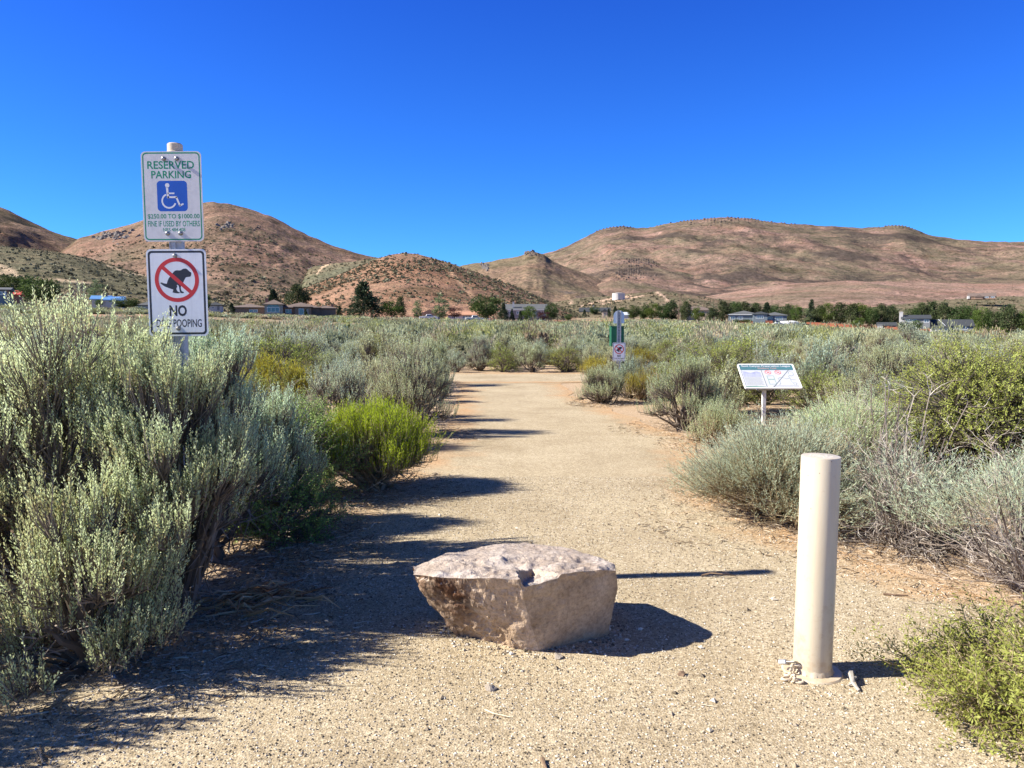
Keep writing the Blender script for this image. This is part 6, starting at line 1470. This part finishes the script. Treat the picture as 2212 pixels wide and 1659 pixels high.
T_ = [
 ('green_tree', 92, 594, 650, 175, 84, 'large round green tree at the left above the sagebrush'),
 ('green_tree', 30, 590, 648, 205, 62, 'dark green tree behind the red roofed building'),
 ('green_tree', -20, 592, 645, 200, 60, 'dark green tree cut by the left edge'),
 ('green_tree', 62, 588, 640, 230, 40, 'dark green tree between the two leftmost ones'),
 ('pale_poplar', 213, 600, 650, 215, 34, 'pale green tree behind the blue roof'),
 ('green_tree', 275, 641, 662, 190, 58, 'low dark green tree at the right end of the blue roof'),
 ('green_tree', 218, 645, 660, 190, 16, 'small dark shrub like tree in front of the blue roof'),
 ('green_tree', 447, 630, 674, 205, 26, 'dark tree touching the right edge of the dog sign'),
 ('spruce', 503, 654, 676, 195, 18, 'small dark conifer at the left end of the ranch house'),
 ('spruce', 593, 624, 665, 245, 34, 'blue green conifer behind the arched entry of the ranch house'),
 ('pine', 645, 617, 668, 240, 62, 'broad dark pine behind the ranch house roof'),
 ('spruce', 662, 668, 684, 200, 10, 'little conifer in front of the ranch house'),
 ('spruce', 735, 660, 688, 215, 16, 'small dark conifer at the right end of the ranch house'),
 ('spruce', 787, 608, 690, 205, 74, 'tallest dark spruce right of the ranch house'),
 ('bright_tree', 846, 647, 690, 205, 50, 'bright green round tree right of the tallest spruce'),
 ('pine', 867, 641, 690, 212, 24, 'darker slim tree behind the bright green round tree'),
 ('pale_poplar', 902, 648, 690, 206, 26, 'pale poplar left of the white gabled house'),
 ('pale_poplar', 953, 635, 692, 205, 38, 'taller pale poplar right of the white gabled house'),
 ('plum_tree', 983, 660, 690, 215, 34, 'dark red leaved tree over the orange roof'),
 ('green_tree', 1050, 633, 694, 206, 76, 'big windblown willow left of the long grey roof'),
 ('spruce', 1088, 655, 697, 200, 24, 'olive conifer right beside the willow'),
 ('spruce', 1106, 667, 697, 204, 12, 'slim small conifer left of the round tree'),
 ('spruce', 1124, 672, 697, 203, 12, 'short conifer at the foot of the round tree'),
 ('bright_tree', 1141, 658, 697, 208, 36, 'round light green tree in front of the long grey roof'),
 ('plum_tree', 1173, 670, 694, 212, 28, 'dark plum tree right of the round light green tree'),
 ('green_tree', 1191, 653, 692, 214, 30, 'green tree at the right end of the long grey roof'),
 ('green_tree', 1228, 676, 690, 222, 18, 'small green tree on the bare orange ground'),
 ('spruce', 1262, 668, 682, 470, 10, 'tiny conifer left of the dark roofed barn'),
 ('green_tree', 1284, 660, 680, 500, 22, 'dark tree behind the dark roofed barn'),
 ('spruce', 1314, 666, 680, 470, 12, 'small conifer right of the tan shed'),
 ('spruce', 1328, 661, 680, 480, 13, 'pointed conifer just left of the waste post plate'),
 ('green_tree', 1343, 664, 680, 480, 18, 'dark tree just behind the waste post plate'),
]
for a_ in T_: tree(*a_[:6], a_[6])
# two rows of trees on the right: pines and deciduous trees one behind the other
row = [(1368, 660, 694, 330, 26, 'green_tree'), (1390, 658, 695, 335, 24, 'green_tree'), (1408, 655, 696, 332, 30, 'bright_tree'), (1432, 657, 697, 330, 28, 'green_tree'), (1449, 652, 697, 335, 32, 'pine'),
       (1480, 655, 697, 325, 26, 'pine'), (1506, 664, 699, 318, 26, 'bright_tree'), (1536, 668, 700, 315, 26, 'pine'), (1560, 655, 700, 322, 34, 'pine'), (1585, 652, 695, 345, 28, 'green_tree'),
       (1606, 655, 695, 350, 28, 'pine'), (1630, 658, 695, 352, 28, 'pine'), (1654, 656, 695, 350, 26, 'spruce'), (1676, 658, 697, 348, 28, 'green_tree'), (1700, 660, 700, 345, 26, 'pine'),
       (1718, 662, 702, 322, 26, 'bright_tree'), (1738, 667, 703, 320, 26, 'pale_poplar'), (1750, 651, 704, 330, 22, 'spruce'), (1766, 662, 705, 322, 30, 'pine'), (1786, 657, 706, 320, 34, 'bright_tree'),
       (1812, 658, 707, 318, 36, 'pine'), (1838, 661, 709, 314, 30, 'pine'), (1856, 658, 709, 318, 40, 'bright_tree'), (1880, 664, 710, 312, 28, 'green_tree'), (1900, 660, 711, 315, 32, 'pine'), (1925, 662, 711, 320, 30, 'pine'),
       (1852, 686, 711, 300, 24, 'bright_tree'), (2010, 658, 714, 330, 34, 'pine'), (2035, 656, 714, 325, 32, 'pine'), (2065, 657, 715, 322, 42, 'green_tree'), (2090, 660, 716, 318, 34, 'green_tree'),
       (2116, 668, 720, 300, 36, 'bright_tree'), (2140, 668, 722, 296, 34, 'green_tree'), (2176, 664, 724, 290, 42, 'pine'), (2208, 675, 728, 288, 34, 'bright_tree'), (2235, 668, 730, 290, 36, 'pine'), (1968, 662, 712, 330, 34, 'green_tree'), (1987, 660, 712, 332, 30, 'pine'),
       (1976, 692, 718, 284, 24, 'bright_tree'), (1952, 695, 717, 283, 22, 'green_tree'), (2150, 708, 730, 276, 44, 'bright_tree'), (1592, 690, 700, 308, 20, 'green_tree'), (1612, 690, 700, 308, 20, 'green_tree'), (1530, 690, 704, 300, 14, 'bright_tree')]
TL = {'green_tree': ('dark green deciduous tree', 'tree'), 'bright_tree': ('bright yellow green tree', 'tree'), 'pine': ('dark shaggy pine', 'pine tree'), 'spruce': ('pointed dark conifer', 'conifer'), 'pale_poplar': ('pale grey green poplar', 'tree')}
for u, vt, vb, y, wd, kd in row:
    if vb - vt < 27: z_ = 'low before the ' + ('two storey grey house' if u > 1900 else 'grey blue house' if u < 1700 else 'red fence')
    else: z_ = 'in the row behind ' + ('the dog waste post' if u < 1460 else 'the tan house' if u < 1570 else 'the grey blue house' if u < 1712 else 'the left part of the long red fence' if u < 1940 else 'the two storey grey house' if u < 2100 else 'the right end of the red fence')
    tree(kd, u, vt, vb, y, wd, TL[kd][0] + ' ' + z_, TL[kd][1], TL[kd][0] + 's ' + z_)
# bare tree at the left
v, q, t, _ = gen_twigs(601, R=2.6, H=5.4, n0=16, sub=6, L=3.2, thick=.07, up=1.2)
x = (175 - CX) / F * 195; o = empty('bare_tree', (x, 195, zv(648, 195)), label='leafless grey tree left of the blue roof', category='tree')
link('crown', mesh_np('crown', v, [q], M_TWIG, tint=t), o); B_().tube([(0, 0, -.5), (.1, 0, 1.2)], [.16, .1], 7).ob('trunk', M_BARK, o)

# ================================================================== SMALL THINGS ON THE GROUND
def stick(pts, rad, mat, label, branches=(), name='stick', category='stick'):
    x0, y0, _ = pts[0]; q = B_()
    q.tube([(a - x0, b - y0, c) for a, b, c in pts], list(np.linspace(rad, rad * .45, len(pts))), 6)
    for br in branches: q.tube([(a - x0, b - y0, c) for a, b, c in br], list(np.linspace(rad * .6, rad * .25, len(br))), 5)
    q.ob(name, mat, loc=(x0, y0, 0), label=label, category=category)
def gpt(u, v, z=.012): return G(u, v, z)
MB = pmat('dry_bark', (.20, .13, .08), .9, var=.4, vscale=30); MG2 = pmat('grey_wood', (.42, .38, .32), .9, var=.3, vscale=30); MST = pmat('pale_straw', (.72, .62, .42), .8)
stick([gpt(1515, 1243), gpt(1535, 1238, .03), gpt(1560, 1240, .035), gpt(1590, 1243)], .006, MB, 'thin forked twig on the gravel above the sign post shadow', [[gpt(1535, 1238, .03), gpt(1555, 1234, .03), gpt(1575, 1239, .02)]], 'twig', 'twig')
stick([gpt(1048, 1533), gpt(1066, 1541, .010), gpt(1085, 1545, .010), gpt(1103, 1549)], .0035, MST, 'pale curved straw lying on the gravel below the boulder', (), 'straw', 'straw')
stick([gpt(1513, 1521), gpt(1530, 1524, .01), gpt(1548, 1526)], .0025, MST, 'short pale straw lying right of the curved one', (), 'straw', 'straw')
stick([gpt(1908, 1283), gpt(1935, 1285, .014), gpt(1962, 1286)], .007, MB, 'dark stick lying on the soil right of the bollard', [], 'stick')
stick([gpt(1838, 1452, .03), gpt(1841, 1466, .035), gpt(1843, 1476, .02), gpt(1856, 1492, .012)], .013, MG2, 'gnarled grey root stump just right of the bollard foot', [[gpt(1841, 1466, .035), gpt(1850, 1462, .04)], [gpt(1843, 1476, .02), gpt(1832, 1480, .012)]], 'root', 'root')
stick([gpt(1172, 1639), gpt(1176, 1652, .012), gpt(1181, 1662, .012)], .008, MB, 'short dark stick at the bottom edge of the path', [], 'stick')
# pile of orange bark strips by the left bushes
rg = np.random.default_rng(9); c0 = np.array(G(525, 1305)); n = 70
p0 = c0 + rg.normal(size=(n, 3)) * np.array([.14, .10, 0]) + np.array([0, 0, .01]); a = rg.normal(0, .45, n); L = rg.uniform(.08, .32, n)
p2_ = p0 + np.stack([np.cos(a) * L, np.sin(a) * L, rg.uniform(0, .05, n)], 1); mid = (p0 + p2_) / 2 + np.array([0, 0, 1.]) * rg.uniform(.0, .05, (n, 1))
v, q = tubes(np.stack([p0, mid, p2_], 1) - c0, np.array([[.006, .005, .002]]) * rg.uniform(.5, 1.6, (n, 1)), 4); v[:, 2] = np.maximum(v[:, 2], .0)
link('bark_litter', mesh_np('bark_litter', v, [q], leafmat('orange_bark', (.25, .12, .05), (.52, .30, .14), (.72, .50, .28), 0, 0), tint=np.repeat(rg.uniform(0, 1, n), 12)), loc=tuple(c0), kind='stuff', label='pile of orange bark strips at the foot of the left bushes', category='bark litter')
# twig and leaf litter under the shrubs
def litter(name, centers, n, label, seed):
    rg = np.random.default_rng(seed); C = np.array(centers); k = rg.integers(0, len(C), n)
    r = C[k, 2] * 1.5 * np.sqrt(rg.uniform(0, 1, n)); a = rg.uniform(0, 6.283, n)
    p = np.stack([C[k, 0] + r * np.cos(a), C[k, 1] + r * np.sin(a), rg.uniform(.008, .02, n)], 1); b = rg.uniform(0, 6.283, n); L = rg.uniform(.02, .13, n) * rg.uniform(.3, 1, n)
    e = p + np.stack([np.cos(b) * L, np.sin(b) * L, rg.uniform(-.004, .012, n)], 1); mid = (p + e) / 2 + rg.normal(size=(n, 3)) * .006; mid[:, 2] = np.abs(mid[:, 2])
    v, q = tubes(np.stack([p, mid, e], 1), np.array([[.0022, .002, .001]]) * rg.uniform(.6, 1.8, (n, 1)), 3)
    link(name, mesh_np(name, v, [q], M_LIT, tint=np.repeat(rg.uniform(0, 1, n), 9)), kind='stuff', label=label, category='litter')
M_LIT = leafmat('plant_litter', (.14, .09, .05), (.36, .27, .17), (.60, .52, .40), 0, 0)
litter('litter', [(a, b, c * 1.15) for a, b, c in NEAR[:11]], 9000, 'dry twigs and leaf litter under the bushes left of the path', 1)
litter('litter', [(a, b, c * 1.1) for a, b, c in NEAR[11:24] if b > 3.5], 9000, 'dry twigs and leaf litter under the bushes right of the path', 2)
M_STONE = mat_rock('tan_stone', (.20, .16, .12), (.38, .32, .25), (.52, .46, .38), 30, .4, .01)
for i, (u, v_, s, lb) in enumerate([(1058, 1492, .03, 'pale stone in the gravel below the boulder, left of centre'), (1205, 1423, .028, 'grey stone against the foot of the boulder'), (1472, 1461, .022, 'small brown stone right of the boulder shadow')]):
    g_ = G(u, v_); small_rock((g_[0], g_[1], s * .35), s, (M_STONE if i < 2 else MB), 20 + i, 'stone', label=lb, category='stone')

# bare orange ground by the houses
uu = np.linspace(1195, 1345, 24); yy_ = np.linspace(222, 335, 16); UU_, YY_ = np.meshgrid(uu, yy_)
UU_ = UU_ + 10 * fbm(YY_ / 14, YY_ * 0, o=3, s=5) * (UU_ > 1300); XX_ = (UU_ - CX) / F * YY_
link('dirt_lot', mesh_np('dirt_lot', np.stack([XX_, YY_, gz(XX_, YY_) + .25], -1).reshape(-1, 3), [gridq(np.arange(UU_.size).reshape(UU_.shape))], pmat('orange_dirt', (.44, .23, .11), .95, var=.3, vscale=.12), smooth=True), kind='structure')
